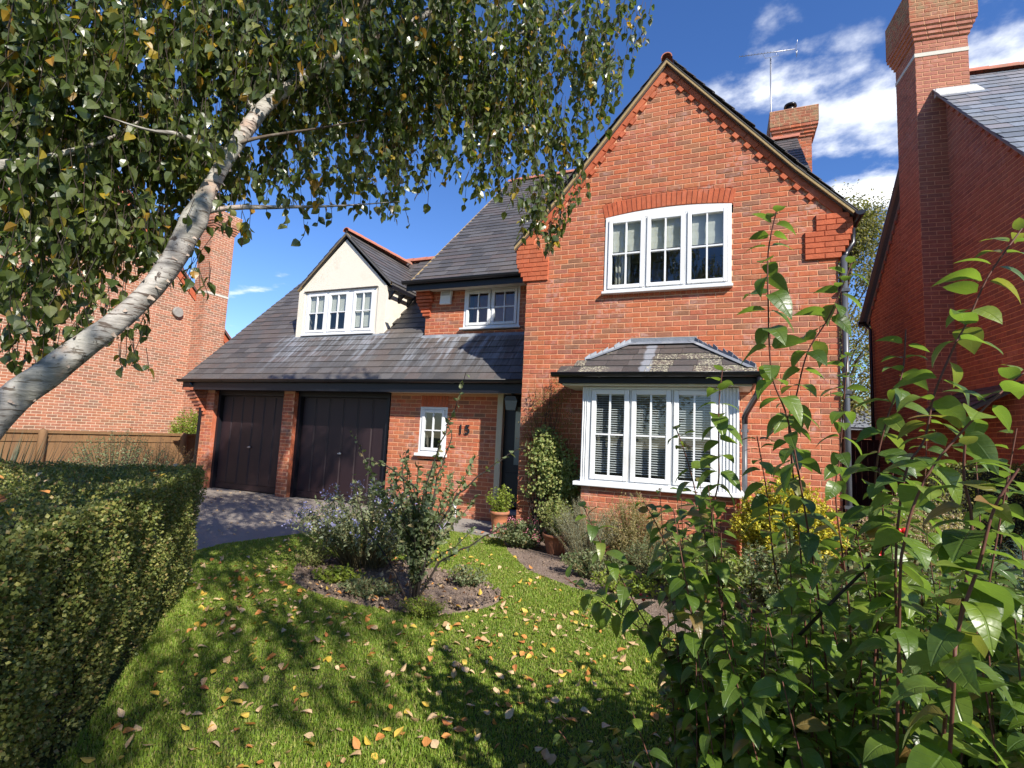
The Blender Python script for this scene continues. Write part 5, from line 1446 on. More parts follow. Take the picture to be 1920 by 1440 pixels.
# ---------------- border plants by the house
def pot(label, base, r, h, topr=None, mat=None):
    th = thing('flower_pot', base, label, 'pot'); m = MB(); b = Vector(base); tr = topr or r * 1.1
    prof = [(r * .72, 0), (r * .80, h * .1), (r * .98, h * .6), (tr, h * .86), (tr * 1.1, h * .87), (tr * 1.1, h), (tr * .98, h), (tr * .92, h * .9)]
    S = 24; V = []
    for (q, z) in prof:
        for k_ in range(S): V.append(b + Vector((q * math.cos(2 * math.pi * k_ / S), q * math.sin(2 * math.pi * k_ / S), z)))
    F = [(i * S + k_, i * S + (k_ + 1) % S, (i + 1) * S + (k_ + 1) % S, (i + 1) * S + k_) for i in range(len(prof) - 1) for k_ in range(S)]
    m.verts_faces(V, F, True); m.build('pot_body', mat or M_TERRA, th)
    m = MB(); m.poly([b + Vector((tr * .93 * math.cos(2 * math.pi * k_ / S), tr * .93 * math.sin(2 * math.pi * k_ / S), h * .9)) for k_ in range(S)]); m.build('compost', M_SOIL, th); return th


pot('terracotta pot by the front door step, holding a pale green bush', (-3.12, 7.30, .012), .125, .34)
bush('potted_bush', 'pale green leafy bush growing in the pot by the door', 'plant', (-3.12, 7.30, .31), (.26, .24), .42, 55, .04, L_LIME, M_STEM_GRN, .03, .9, 3, bare=.05)
pot('shaded terracotta pot between the pink flowers and silver shrub', (-1.98, 6.52, .012), .15, .25, mat=m_plain('shaded_terracotta', (.26, .11, .06), .85, .3, 16, .003, .2, dirt=(.16, .10, .07)))  # this pot's shade is painted in, as a darker copy of the terracotta
bush('potted_bush', 'yellowish green plant in the shaded pot near the pink flowers', 'plant', (-1.98, 6.52, .24), (.28, .26), .50, 60, .035, L_IVY, M_STEM_GRN, .025, .9, 3, bare=.05)
bush('pink_flowering_plant', 'low plant with dusty pink flower heads at the border corner by the path', 'plant', (-2.50, 6.62, .01), (.42, .36), .36, 130, .045, L_ROSE, M_STEM_GRN, .035, 1.2, 3, bare=.1, flowers=(L_PINK, 34, .018, 12, 'flowers'))
bush('silver_shrub', 'silvery grey rounded shrub below the left end of the bay window', 'shrub', (-1.52, 6.22, .01), (.52, .40), .78, 240, .032, L_SILVER, M_STEM_GRN, .02, .35, 3, .35, T=(NV, NF), bare=.2)
bush('dry_shrub', 'straw coloured seedy shrub under the bay window sill, right of the silver one', 'shrub', (-.95, 6.32, .01), (.52, .38), .86, 230, .030, L_DRY, M_STEM_GRN, .024, .6, 3, .2, bare=.15, flowers=(L_PINK, 14, .010, 5, 'flowers'))
bush('dry_shrub', 'thin green and straw coloured shrub low in front of the bay base', 'shrub', (-.55, 5.85, .01), (.5, .34), .55, 150, .030, L_ROSE, M_STEM_GRN, .03, .7, 3, .2, bare=.1)
bush('low_green_plant', 'low leafy green plant at the lawn edge of the border', 'plant', (-.85, 5.25, .01), (.42, .22), .22, 90, .045, L_LIME, M_STEM_GRN, .04, .8, 3, bare=.05)
bush('golden_shrub', 'bright golden yellow rounded shrub at the right of the bay window', 'shrub', (.66, 6.45, .01), (.60, .42), 1.18, 420, .034, L_YELLOW, M_STEM_DRK, .024, 1.2, 4, .15, bare=.25)
bush('variegated_shrub', 'pale pink and cream leaved shrub right of the golden shrub', 'shrub', (1.85, 6.7, .01), (.65, .45), 1.12, 230, .034, L_VARI, M_STEM_GRN, .03, .9, 3, .2, bare=.2, flowers=(L_PINK, 16, .014, 6, 'flowers'))
bush('blue_conifer', 'blue green feathery conifer at the right side of the border', 'shrub', (2.45, 5.3, .01), (.62, .5), .98, 220, .045, L_BLUE, M_STEM_DRK, .02, .5, 4, .2, T=(NV, NF), bare=.1)
bush('garden_shrub', 'golden green shrub behind the tall foreground shrub at the right edge', 'shrub', (2.75, 3.9, .01), (.6, .6), .75, 180, .04, L_LIME, M_STEM_DRK, .03, 1.0, 3, .2, bare=.1)
bush('garden_shrub', 'olive green shrub filling the border behind the tall foreground shrub', 'shrub', (1.5, 4.6, .01), (.95, .8), .78, 220, .05, L_ROSE, M_STEM_DRK, .035, 1.0, 3, .2, bare=.1)
bush('low_green_plant', 'mid green leafy plant in the soil in front of the dry shrubs', 'plant', (-1.25, 5.62, .01), (.42, .26), .30, 120, .04, L_ROSE, M_STEM_GRN, .03, .8, 3, bare=.05)
bush('garden_shrub', 'leafy green shrub at the lawn edge left of the golden shrub', 'shrub', (-.15, 5.25, .01), (.55, .42), .62, 190, .045, L_IVY, M_STEM_GRN, .03, .9, 3, .2, bare=.05)
bush('garden_shrub', 'green shrub in the border directly in front of the golden shrub', 'shrub', (.55, 5.3, .01), (.6, .45), .66, 200, .045, L_ROSE, M_STEM_GRN, .03, .9, 3, .2, bare=.05)
# hedge in front of the right neighbour
NH = thing('clipped_hedge', MN @ Vector((4.3, 8.4, 0)), 'pale green clipped hedge in front of the right neighbour wall', 'hedge')
n = 15000; u = RNG.uniform(3.3, 5.6, n); v = RNG.uniform(8.1, 8.9, n); z = RNG.uniform(.2, 1.40, n); f_ = RNG.integers(0, 2, n); z[f_ == 0] = 1.38 + RNG.normal(size=(f_ == 0).sum()) * .02; v[f_ == 1] = 8.1 + RNG.normal(size=(f_ == 1).sum()) * .03
P = np.array([MN @ Vector(q) for q in zip(u, v, z)]); scatter_leaves('foliage', P, rand_dirs(n, .3), rand_dirs(n, .8), RNG.uniform(.02, .035, n), 1.3, L_HEDGE, NH)
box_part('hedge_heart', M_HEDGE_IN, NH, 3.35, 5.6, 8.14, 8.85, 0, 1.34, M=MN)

# ---------------- climber on the gable wall, left of the bay
CL = thing('wall_climber', (-2.35, 7.38, 0), 'climbing plant on the gable wall left of the bay, green below and rusty above', 'climber')
cst = MB(); gp = []; gd = []; rp = []; rd = []
for i in range(46):
    x = random.uniform(-2.6, -2.1); pts = [(x, 7.36, 0)]; top = random.uniform(1.0, 2.4); drift = random.uniform(-.35, .3); n = 10
    for j in range(1, n + 1):
        t = j / n; pts.append((max(-2.9, x + drift * t + random.uniform(-.04, .04)), 7.38 - random.uniform(0, .12) * (1.3 - t), top * t))
    cst.tube(pts, [.008 * (1 - .7 * j / n) for j in range(n + 1)], 4, cap=False)
for kind_, cx_, cz_, r_, cnt_ in (('g', -2.12, 1.12, .2, 420), ('g', -2.02, .85, .2, 380), ('g', -2.46, 1.50, .17, 330), ('g', -2.55, 1.28, .17, 300), ('g', -2.28, 1.38, .16, 260), ('g', -2.34, 1.12, .22, 520), ('g', -2.18, .92, .24, 560), ('g', -2.40, .80, .20, 300), ('g', -2.08, .62, .22, 380), ('g', -2.28, .45, .26, 380), ('g', -2.62, 1.02, .13, 120), ('g', -2.68, .7, .12, 70),
                                     ('r', -2.70, 1.66, .17, 260), ('r', -2.52, 1.86, .20, 380), ('r', -2.36, 2.06, .18, 300), ('r', -2.20, 2.20, .15, 200), ('r', -2.62, 2.10, .13, 90), ('r', -2.34, 2.36, .10, 60), ('r', -2.82, 1.45, .10, 90), ('r', -2.12, 1.75, .25, 260), ('r', -2.35, 1.60, .2, 160), ('r', -2.02, 1.40, .2, 120)):
    for _ in range(cnt_):
        v = RNG.normal(size=3); v = v / np.linalg.norm(v) * random.random() ** .45
        p = np.array((cx_ + v[0] * r_ * random.choice((1, 1, 1.35)), 7.40 - abs(v[1]) * r_ * (1.5 if kind_ == 'g' else .6) - .01, cz_ + v[2] * r_ * 1.15))
        if p[0] < -2.94: p[0] = -2.9
        dd = unit(RNG.normal(size=3) * .7 + np.array((0, -.6, -.3)))
        if kind_ == 'g': gp.append(p); gd.append(dd)
        else: rp.append(p); rd.append(dd)
cst.build('stems', M_STEM_DRK, CL, 'stuff')
gp, gd, rp, rd = map(np.array, (gp, gd, rp, rd))
scatter_leaves('green_foliage', gp, gd, unit(RNG.normal(size=gp.shape) * .6 + np.array((.3, -1, .5))), RNG.uniform(.025, .05, len(gp)), 1.1, L_IVY, CL, (LV, LF))
scatter_leaves('rusty_foliage', rp, rd, unit(RNG.normal(size=rp.shape) * .7 + np.array((.3, -1, .5))), RNG.uniform(.018, .034, len(rp)), 1.1, L_RUST, CL)


# ---------------- background trees
def far_tree(label, base, h, R, nl, leaf, mat, seed, group='trees behind the houses'):
    random.seed(seed); th = thing('tree', base, label, 'tree', group); b = Vector(base); m = MB()
    m.tube([b, b + Vector((.1, 0, h * .3)), b + Vector((-.1, .1, h * .65)), b + Vector((0, 0, h * .95))], [.16, .13, .08, .02], 8)
    cl = []
    for i in range(46):
        a = random.uniform(0, 6.28); zt = random.uniform(.22, 1.0); rr = R * (1 - abs(zt - .5) * 1.0) * random.uniform(.3, 1)
        c = b + Vector((rr * math.cos(a), rr * math.sin(a), h * zt)); cl.append(c)
        m.tube([b + Vector((0, 0, h * zt * .75)), (b + Vector((0, 0, h * zt * .85)) + c) / 2, c], [.03, .02, .008], 4, cap=False)
    m.build('trunk', M_BARK_DK, th)
    c = np.array([tuple(q) for q in cl]); k_ = RNG.integers(0, len(c), nl); P = c[k_] + RNG.normal(size=(nl, 3)) * np.array((.38, .38, .34)) * R / 2.2
    scatter_leaves('crown', P, rand_dirs(nl, -.3), rand_dirs(nl, .5), RNG.uniform(.6, 1.2, nl) * leaf, 1.2, mat, th)
    random.seed(seed + 99)


far_tree('slender tree with pale yellow green leaves seen between the two houses', (3.6, 18.9, 0), 9.2, 2.0, 30000, .09, L_TREE, 5, None)
far_tree('shorter bushy tree at the foot of the slender one between the houses', (4.4, 22.5, 0), 5.2, 2.2, 9000, .09, L_LIME, 9, None)
far_tree('large dark tree across the street reflected in the windows', (4.5, -9.5, 0), 9.5, 4.2, 9000, .24, L_TREE, 13, None)
far_tree('second dark tree across the street reflected in the windows', (-5.5, -11.5, 0), 8.5, 4.2, 8000, .24, L_TREE, 14, None)

# ================================================================== BIRCH
random.seed(21)
BT = thing('birch_tree', (-2.75, .55, 0), 'leaning birch with pale peeling trunk and hanging leafy twigs at the left', 'tree')
trunk = [(-2.62,.62,0),(-2.52,.75,.6),(-2.43,.86,1.05),(-2.35,.99,1.47),(-2.26,1.11,1.67),(-2.15,1.24,1.88),(-2.09,1.35,2.12),(-2.10,1.43,2.35),(-2.10,1.51,2.58),(-2.07,1.60,2.84),(-2.06,1.74,3.10),(-1.97,1.91,3.36),(-1.86,2.09,3.60),(-1.73,2.28,3.83),(-1.51,2.50,4.19),(-1.30,2.69,4.68),(-1.2,2.85,5.6),(-1.2,2.9,6.8)]
def smooth_path(P, n=5):
    P = [np.array(p, float) for p in P]; out = []
    for i in range(len(P) - 1):
        p0, p1, p2, p3 = P[max(i - 1, 0)], P[i], P[i + 1], P[min(i + 2, len(P) - 1)]
        for j in range(n):
            t = j / n; out.append(.5 * ((2 * p1) + (-p0 + p2) * t + (2 * p0 - 5 * p1 + 4 * p2 - p3) * t * t + (-p0 + 3 * p1 - 3 * p2 + p3) * t ** 3))
    out.append(P[-1]); return out
def lumpy_tube(mb, pts, rad, sides=20, amp=.06):
    n = len(pts); b0 = len(mb.V); up = None
    for i in range(n):
        P_ = Vector(pts[i]); t = (Vector(pts[min(i + 1, n - 1)]) - Vector(pts[max(i - 1, 0)])).normalized()
        if up is None: up = t.orthogonal().normalized()
        up = (up - t * up.dot(t)).normalized(); w = t.cross(up)
        for k_ in range(sides):
            a = 2 * math.pi * k_ / sides
            rr = rad[i] * (1 + amp * math.sin(a * 2 + i * .35) + amp * .8 * math.sin(a * 3 - i * .6 + 1) + amp * .5 * math.sin(a * 7 + i * 1.7))
            mb.V.append(tuple(P_ + up * math.cos(a) * rr + w * math.sin(a) * rr))
    for i in range(n - 1):
        for k_ in range(sides):
            k2 = (k_ + 1) % sides; mb.F.append((b0 + i * sides + k_, b0 + i * sides + k2, b0 + (i + 1) * sides + k2, b0 + (i + 1) * sides + k_)); mb.sm.append(True)
tp = smooth_path(trunk, 6); m = MB()
def trad(p): return float(np.interp(p[2], [0, 1.47, 2.3, 2.9, 4.0, 6.8], [.066, .047, .039, .030, .024, .012]))
lumpy_tube(m, tp, [trad(p) * (1 + .05 * math.sin(p[2] * 9) + .22 * math.exp(-((p[2] - 2.33) / .06) ** 2)) for p in tp]); m.build('trunk', M_BARK, BT)
limbs = [([(-2.08, 1.55, 2.74), (-1.98, 1.62, 2.80), (-1.78, 1.72, 2.86), (-1.61, 1.89, 2.98)], .011), ([(-2.10, 1.52, 2.70), (-2.14, 1.35, 2.68), (-2.18, 1.25, 2.65), (-2.2, 1.1, 2.62)], .014),
         ([(-2.13, 1.44, 2.36), (-2.07, 1.54, 2.43), (-1.93, 1.70, 2.49), (-1.72, 1.88, 2.55), (-1.5, 2.05, 2.62)], .014),
         ([(-2.75, .70, 2.2), (-2.62, .90, 2.36), (-2.5, 1.03, 2.45), (-2.50, 1.13, 2.54), (-2.45, 1.25, 2.66), (-2.40, 1.38, 2.85)], .024),
         ([(-1.73, 2.28, 3.83), (-1.4, 2.6, 3.95), (-1.1, 2.85, 4.1), (-.85, 3.05, 4.45)], .02),
         ([(-2.07, 1.65, 2.95), (-2.3, 1.7, 3.2), (-2.55, 1.75, 3.5), (-2.7, 1.85, 3.9)], .02), ([(-1.9, 2.0, 3.5), (-1.0, 1.6, 4.5), (.1, .9, 5.2), (1.2, .3, 5.6)], .03),
         
         ([(-1.4, 2.6, 4.4), (-.5, 1.4, 5.8), (.6, -.2, 6.6)], .026), ([(-1.9, 2.0, 3.5), (-2.6, 2.3, 4.6), (-3.4, 2.7, 5.4)], .028)]
for pts, r in limbs:
    q = smooth_path(pts, 5); m = MB(); lumpy_tube(m, q, [r * (1 - .9 * i / len(q)) for i in range(len(q))], 10, .12); m.build('branch', M_BARK if r > .0135 else M_BARK_DK, BT)
# papery curls of peeling bark
m = MB()
for i in range(150):
    k_ = random.randint(14, len(tp) - 30); p = Vector(tp[k_]); t = (Vector(tp[k_ + 1]) - p).normalized(); up = t.orthogonal().normalized(); w_ = t.cross(up)
    a = random.uniform(0, 6.28); rr = trad(p) * 1.03; span = random.uniform(.15, .5); hw = random.uniform(.003, .010); lift = random.uniform(.003, .012); prev = None
    for j in range(5):
        aa = a + span * j / 4; rad_ = rr + lift * (j / 4) ** 2; c_ = p + up * math.cos(aa) * rad_ + w_ * math.sin(aa) * rad_ + t * random.uniform(-.002, .002); wd = hw * (1 - .15 * j)
        cur = (c_ - t * wd, c_ + t * wd)
        if prev: m.poly([prev[0], prev[1], cur[1], cur[0]])
        prev = cur
m.build('bark_curls', m_plain('papery_bark', (.38, .30, .24), .8, .3, 30), BT, 'stuff')
# crown: boughs as ellipsoid volumes (centre, radii horizontal, radius vertical, strand density)
boughs = [((-2.66, 1.13, 2.95), 0.56, 0.46, 1.25), ((-2.55, 1.62, 3.22), 0.62, 0.50, 1.25), ((-2.13, 2.14, 3.62), 0.70, 0.52, 1.20), ((-1.50, 2.61, 3.90), 0.60, 0.52, 1.20), ((-1.10, 2.95, 4.22), 0.50, 0.36, 1.10),
          ((-0.93, 2.97, 3.55), 0.17, 0.38, 1.30), ((-1.95, 2.06, 2.98), 0.34, 0.26, 1.30), ((-2.60, 1.26, 2.42), 0.42, 0.34, 1.80), ((-2.50, 1.12, 2.02), 0.24, 0.17, 1.65), ((-1.30, 2.75, 3.28), 0.26, 0.33, 1.30),
          ((-1.00, 3.02, 2.93), 0.12, 0.22, 1.40), ((-1.66, 2.39, 3.10), 0.27, 0.22, 1.20), ((-2.02, 1.50, 2.36), 0.14, 0.11, 1.00), ((-0.70, 3.15, 4.36), 0.22, 0.18, 0.90), ((-3.00, 1.00, 3.50), 0.60, 0.60, 1.00), ((-2.70, 1.90, 4.00), 0.70, 0.50, 0.80),
          ((-2.55, 1.08, 1.74), 0.17, 0.10, 1.95), ((-2.29, 1.36, 1.98), 0.14, 0.12, 1.65),  ((-2.80, 1.15, 2.12), 0.33, 0.20, 1.95),  ((-2.36, 1.42, 2.26), 0.22, 0.18, 1.95),  ((-3.07, 1.14, 3.15), 0.50, 0.36, 1.20),
          ((-2.49, 1.10, 1.84), 0.25, 0.17, 1.80), ((-2.34, 1.27, 1.87), 0.17, 0.13, 1.80), ((-2.53, 1.06, 2.08), 0.31, 0.17, 1.80), ((-0.72, 3.03, 3.78), 0.24, 0.31, 1.20), ((-0.93, 2.97, 3.10), 0.17, 0.20, 1.20), ((-1.04, 3.01, 2.78), 0.12, 0.17, 1.20), ((-1.14, 2.85, 2.90), 0.15, 0.17, 1.20), ((-0.55, 3.16, 4.22), 0.14, 0.18, 1.20), ((-1.36, 2.63, 3.03), 0.16, 0.16, 1.20), ((-1.77, 2.17, 2.77), 0.20, 0.12, 1.20), ((-1.97, 1.40, 2.06), 0.08, 0.08, 1.20), ((-2.13, 1.27, 1.73), 0.06, 0.05, 1.20), ((-0.85, 3.03, 3.37), 0.10, 0.21, 1.20),
          ((-1.72, 1.66, 3.28), 0.26, 0.24, 1.30), ((-1.66, 1.92, 3.55), 0.30, 0.24, 1.20), ((-1.78, 1.42, 2.95), 0.14, 0.12, 1.20),
          ((-2.85, 1.35, 2.60), 0.50, 0.42, 1.80), ((-2.50, 1.50, 2.85), 0.45, 0.35, 1.20), ((-1.85, 2.35, 3.35), 0.40, 0.34, 1.20), ((-1.62, 2.20, 2.74), 0.20, 0.12, 1.20), ((-1.90, 1.80, 2.52), 0.20, 0.09, 1.10), ((-1.05, 3.00, 3.30), 0.16, 0.36, 1.30), ((-1.35, 2.95, 3.75), 0.38, 0.40, 1.10),
          ((-1.70, 2.50, 8.30), 0.90, 0.60, 0.55), ((-3.00, 3.30, 7.30), 0.90, 0.60, 0.55), ((-0.40, 3.10, 7.60), 0.70, 0.50, 0.50), ((-4.10, 3.90, 6.40), 0.70, 0.45, 0.50), ((-4.00, 2.40, 5.60), 0.70, 0.50, 0.60),
          ((-2.25, 1.68, 3.45), 0.54, 0.32, 1.20),  ((-1.73, 2.28, 3.90), 0.62, 0.31, 1.20),  ((-1.22, 2.74, 3.59), 0.30, 0.37, 1.30),  ((-1.50, 2.46, 3.26), 0.26, 0.25, 1.30),  ((-2.07, 1.93, 2.80), 0.27, 0.17, 1.30),  ((-1.77, 2.16, 2.88), 0.20, 0.12, 1.20),
          ((-0.80, 3.10, 3.99), 0.22, 0.24, 1.30),  ((-1.10, 2.86, 3.00), 0.15, 0.19, 1.30),  ((-0.60, 3.23, 4.40), 0.16, 0.17, 1.20), ((-2.25, 1.55, 2.72), 0.30, 0.22, 1.80),
          # higher crown and the part that hangs over the viewer, giving the shade on lawn, drive and roof
          ((-2.2, 2.4, 5.0), 1.0, .7, .45), ((-1.6, 2.6, 6.2), 1.1, .8, .42), ((-3.2, 2.6, 5.6), .9, .7, .4), ((-1.2, 3.2, 7.4), 1.0, .8, .40), ((-.9, 1.1, 4.9), .75, .42, .5), ((.5, .3, 4.5), .7, .42, .7), ((1.5, -.5, 4.3), .7, .45, .7), ((1.0, .75, 4.5), .38, .28, .8), ((.1, .75, 5.0), .4, .3, .7), ((1.9, .45, 4.9), .36, .28, .7),
          ((.6, -1.5, 4.4), .8, .45, .6), ((2.1, -1.9, 4.6), .8, .5, .6), ((3.2, -.8, 5.6), .7, .5, .5), ((-.4, -.1, 6.3), .9, .5, .5)]
for _ in range(11):
    boughs.append(((random.uniform(.4, 3.3), random.uniform(-2.0, 1.1), random.uniform(4.1, 5.2)), random.uniform(.18, .30), random.uniform(.14, .2), .84))
boughs.append(((2.6, -.9, 4.3), .45, .32, .6))
S0 = []; SL_ = []
for (c, rh, rv, dn_) in boughs:
    vol = 4.19 * rh * rh * rv; n = int(vol * 265 * dn_ + 6) if dn_ > .85 else int(vol * 280 * dn_ + 6)
    v = RNG.normal(size=(n, 3)); v = unit(v) * (RNG.random((n, 1)) ** .38); P = np.array(c) + v * np.array((rh, rh, rv))
    # a strand hangs from P down to near the lower surface of the bough
    lower = c[2] - rv * np.sqrt(np.clip(1 - v[:, 0] ** 2 - v[:, 1] ** 2, 0, 1)); L = np.clip(P[:, 2] - lower, .06, .42) * RNG.uniform(.6, 1.05, n)
    S0.append(P); SL_.append(L)
S0 = np.concatenate(S0); SL_ = np.concatenate(SL_)
tw = MB(); LP = []; LDd = []
for p, L in zip(S0, SL_):
    dr_ = np.array((random.uniform(-.35, .35), random.uniform(-.35, .35), -1.0)); k_ = max(2, int(L / .024)); lat = np.array((random.uniform(-1, 1), random.uniform(-1, 1), 0)) * .10
    tw.tube([p - dr_ * .05, p + dr_ * L * .5 + lat * L, p + dr_ * L], .0016, 3, cap=False, sm=False)
    for j in range(k_):
        t = (j + random.random()) / k_; q = p + dr_ * L * t + lat * L * (4 * t * (1 - t)) * .5
        LP.append(q); a = random.uniform(0, 6.28); LDd.append((math.cos(a) * .75, math.sin(a) * .75, -.9 + random.gauss(0, .35)))
tw.build('twigs', M_STEM_DRK, BT, 'stuff')
LP = np.array(LP); LDd = unit(np.array(LDd)); hz = LDd.copy(); hz[:, 2] = 0
nrm = unit(np.array((0, 0, 1.)) * .5 + unit(hz) * .6 + RNG.normal(size=LP.shape) * .55)
Rm = leaf_frames(LDd, nrm); Ls = RNG.uniform(.032, .062, len(LP)); Wd = RNG.uniform(.8, 1.1, len(LP)); cr = RNG.random(len(LP))
# clusters of turned leaves: yellow and orange sprays
for c in ((-1.12, 2.85, 3.9), (-2.02, 1.95, 3.0), (-1.65, 2.4, 3.45), (-2.10, 1.55, 2.55), (-2.6, 1.3, 3.1)):
    near = (np.linalg.norm(LP - np.array(c), axis=1) < .16) & (RNG.random(len(LP)) < .5); cr[near] = .955
dist = np.linalg.norm(LP - np.array(CAM_POS), axis=1); fwd = (LP - np.array(CAM_POS)) @ np.array(CR[2]); sx = np.abs((LP - np.array(CAM_POS)) @ np.array(CR[0])) / np.maximum(fwd, .1); sy = ((LP - np.array(CAM_POS)) @ np.array(CR[1])) / np.maximum(fwd, .1)
score = np.where((fwd > .5) & (sx < .99) & (np.abs(sy) < .74), Ls / dist, 0); idx = np.argsort(-score)[:300]; msk = np.zeros(len(LP), bool); msk[idx] = True
def leaf_mesh(name, V, F, UV, mat):
    return_ = np_mesh(name, V, F, None, UV[F].reshape(-1, 2)); return_.materials.append(mat); return return_
bl = leaf_mesh('leaf', LV, LF, LUV, L_BIRCH)
MM = Rm * np.stack((Ls * Wd, Ls, Ls), -1)[:, None, :]
for i in idx:
    o = bpy.data.objects.new('leaf', bl); COL.objects.link(o); o.parent = BT
    m4 = Matrix([list(MM[i][k_]) + [LP[i][k_] - BT.location[k_]] for k_ in range(3)] + [[0, 0, 0, 1]]); o.matrix_basis = m4
bake('crown', LV, LF, MM[~msk], LP[~msk], cr[~msk], L_BIRCH, BT, 'stuff')
# a few single leaves on thin shoots in front of the left wall
m = MB(); sp = [(-2.08, 1.16, 1.62), (-2.02, 1.2, 1.57), (-1.96, 1.22, 1.66), (-1.88, 1.42, 2.03), (-1.80, 1.45, 1.98), (-1.75, 1.47, 2.08), (-1.70, 1.5, 2.02)]

# ================================================================== FOREGROUND SHRUB
random.seed(33)
FS = thing('tall_leafy_shrub', (.35, 1.75, 0), 'tall foreground shrub with upright reddish stems, paired pointed leaves and red berries', 'shrub')
stems = [
[(0.13,1.45,2.10),(0.11,1.46,1.99),(0.11,1.47,1.86),(0.12,1.50,1.67),(0.16,1.53,1.55),(0.20,1.57,1.33),(0.25,1.63,0.98),(0.27,1.67,0.64)],
[(0.35,1.71,2.03),(0.29,1.71,1.87),(0.23,1.69,1.76),(0.20,1.70,1.63),(0.18,1.70,1.54),(0.21,1.75,1.23),(0.24,1.81,0.77)],
[(0.36,1.85,1.78),(0.35,1.87,1.62),(0.34,1.88,1.47),(0.33,1.90,1.32),(0.37,1.95,0.97),(0.38,2.00,0.56)],
[(0.00,1.66,1.71),(-0.01,1.67,1.60),(-0.01,1.68,1.45),(-0.01,1.69,1.37),(-0.03,1.70,1.21),(0.01,1.75,0.97),(0.07,1.81,0.65)],
[(-0.14,1.73,1.53),(-0.10,1.76,1.41),(-0.07,1.79,1.28),(-0.05,1.81,1.18),(-0.00,1.85,0.97),(0.06,1.92,0.60)],
[(0.62,1.45,1.99),(0.55,1.43,1.88),(0.51,1.43,1.78),(0.48,1.42,1.72),(0.44,1.42,1.61),(0.42,1.42,1.51),(0.38,1.42,1.42),(0.36,1.43,1.18),(0.38,1.48,0.77)],
[(0.55,1.29,1.65),(0.50,1.28,1.60),(0.43,1.26,1.52),(0.37,1.25,1.43),(0.33,1.24,1.31),(0.32,1.26,1.11)],
[(0.35,1.01,1.50),(0.35,1.02,1.44),(0.36,1.03,1.36),(0.34,1.04,1.19),(0.32,1.06,0.99)],
[(-0.44,1.75,1.25),(-0.38,1.79,1.12),(-0.29,1.84,0.96),(-0.25,1.87,0.88),(-0.09,1.96,0.63),(0.05,2.05,0.38)],
[(-0.51,1.80,0.99),(-0.42,1.85,0.93),(-0.26,1.92,0.82),(-0.11,2.01,0.62)],
[(0.43,1.56,1.79),(0.42,1.56,1.68),(0.38,1.56,1.54),(0.36,1.57,1.41),(0.36,1.60,1.14),(0.37,1.64,0.87)],
[(0.34,1.45,1.44),(0.35,1.47,1.29),(0.34,1.49,1.10),(0.33,1.51,0.85)],
[(-0.24,1.77,1.28),(-0.19,1.81,1.18),(-0.12,1.85,1.00),(-0.04,1.92,0.75)],
[(0.40,0.98,1.46),(0.37,0.98,1.40),(0.35,0.98,1.32),(0.32,0.98,1.21),(0.31,0.99,1.05)],
[(0.10,1.78,1.51),(0.13,1.81,1.33),(0.15,1.84,1.13),(0.20,1.90,0.80)]]
for s_ in stems: s_.append((s_[-1][0] * .6 + .35 * .4, s_[-1][1] * .6 + 1.75 * .4, 0))
nman = len(stems)
for i in range(330):
    # filler shoots: rooted around the stool, tops lower than the leading shoots
    a = random.uniform(0, 6.28); q = random.random() ** .5; bx, by = .62 + .78 * q * math.cos(a), 1.75 + .60 * q * math.sin(a)
    tx, ty = bx + random.gauss(0, .13), by + random.gauss(0, .13); hz_ = random.uniform(.45, 1.36)
    if random.random() < .35: tx += random.uniform(-.35, .1); hz_ = random.uniform(.3, .8)
    elif tx > .5: hz_ *= 1.16
    if math.hypot(tx, ty) < .85: continue
    stems.append([(tx, ty, hz_), ((tx * 2 + bx) / 3, (ty * 2 + by) / 3, hz_ * .7), ((tx + bx * 2) / 3, (ty + by * 2) / 3, hz_ * .35), (bx, by, 0)])
LP = []; LDr = []; LN = []; LL = []
for si, s_ in enumerate(stems):
    pts = smooth_path(s_, 6); n = len(pts); m = MB(); r0 = .0028 if si < nman else .0022
    m.tube([tuple(p) for p in pts], [r0 * .6 + (.0014 if si < nman else .0013) * (j / (n - 1)) for j in range(n)], 7, cap=False)
    m.build('stem', M_STEM_RED, FS)
    acc = 0; node = 0; nxt = .012
    for j in range(n - 1):
        seg = pts[j + 1] - pts[j]; ln = np.linalg.norm(seg)
        while acc + ln > nxt:
            p = pts[j] + seg * ((nxt - acc) / ln); down = unit(seg)
            if p[2] < .12: break
            a = node * (math.pi / 2) + random.gauss(0, .5); ax1 = unit(np.cross(down, (1, .3, 0))); ax2 = np.cross(down, ax1)
            for s2 in (0, math.pi):
                if random.random() < (.06 if si < nman else .12): continue
                d = ax1 * math.cos(a + s2) + ax2 * math.sin(a + s2); young = min(1, (nxt + .02) / .16)
                d = unit(d + np.array((0, 0, .75 * (1 - young) - .22 + random.gauss(0, .22)))); lf = (.036 + .041 * young) * random.uniform(.8, 1.15) * (.88 if si >= nman else 1)
                LP.append(p + d * .006); LDr.append(d); LN.append(unit(np.array((0, 0, 1.)) + RNG.normal(size=3) * .28)); LL.append(lf)
            nxt += (.029 + .016 * min(1, nxt / .3)) * random.uniform(.85, 1.2); node += 1
        acc += ln
LP, LDr, LN, LL = map(np.array, (LP, LDr, LN, LL)); Rm = leaf_frames(LDr, LN); MM = Rm * np.stack((LL * RNG.uniform(.85, 1.15, len(LL)), LL, LL * RNG.uniform(.5, 1.3, len(LL))), -1)[:, None, :]
dist = np.linalg.norm(LP - np.array(CAM_POS), axis=1); score = LL / dist; idx = np.argsort(-score)[:300]; msk = np.zeros(len(LP), bool); msk[idx] = True
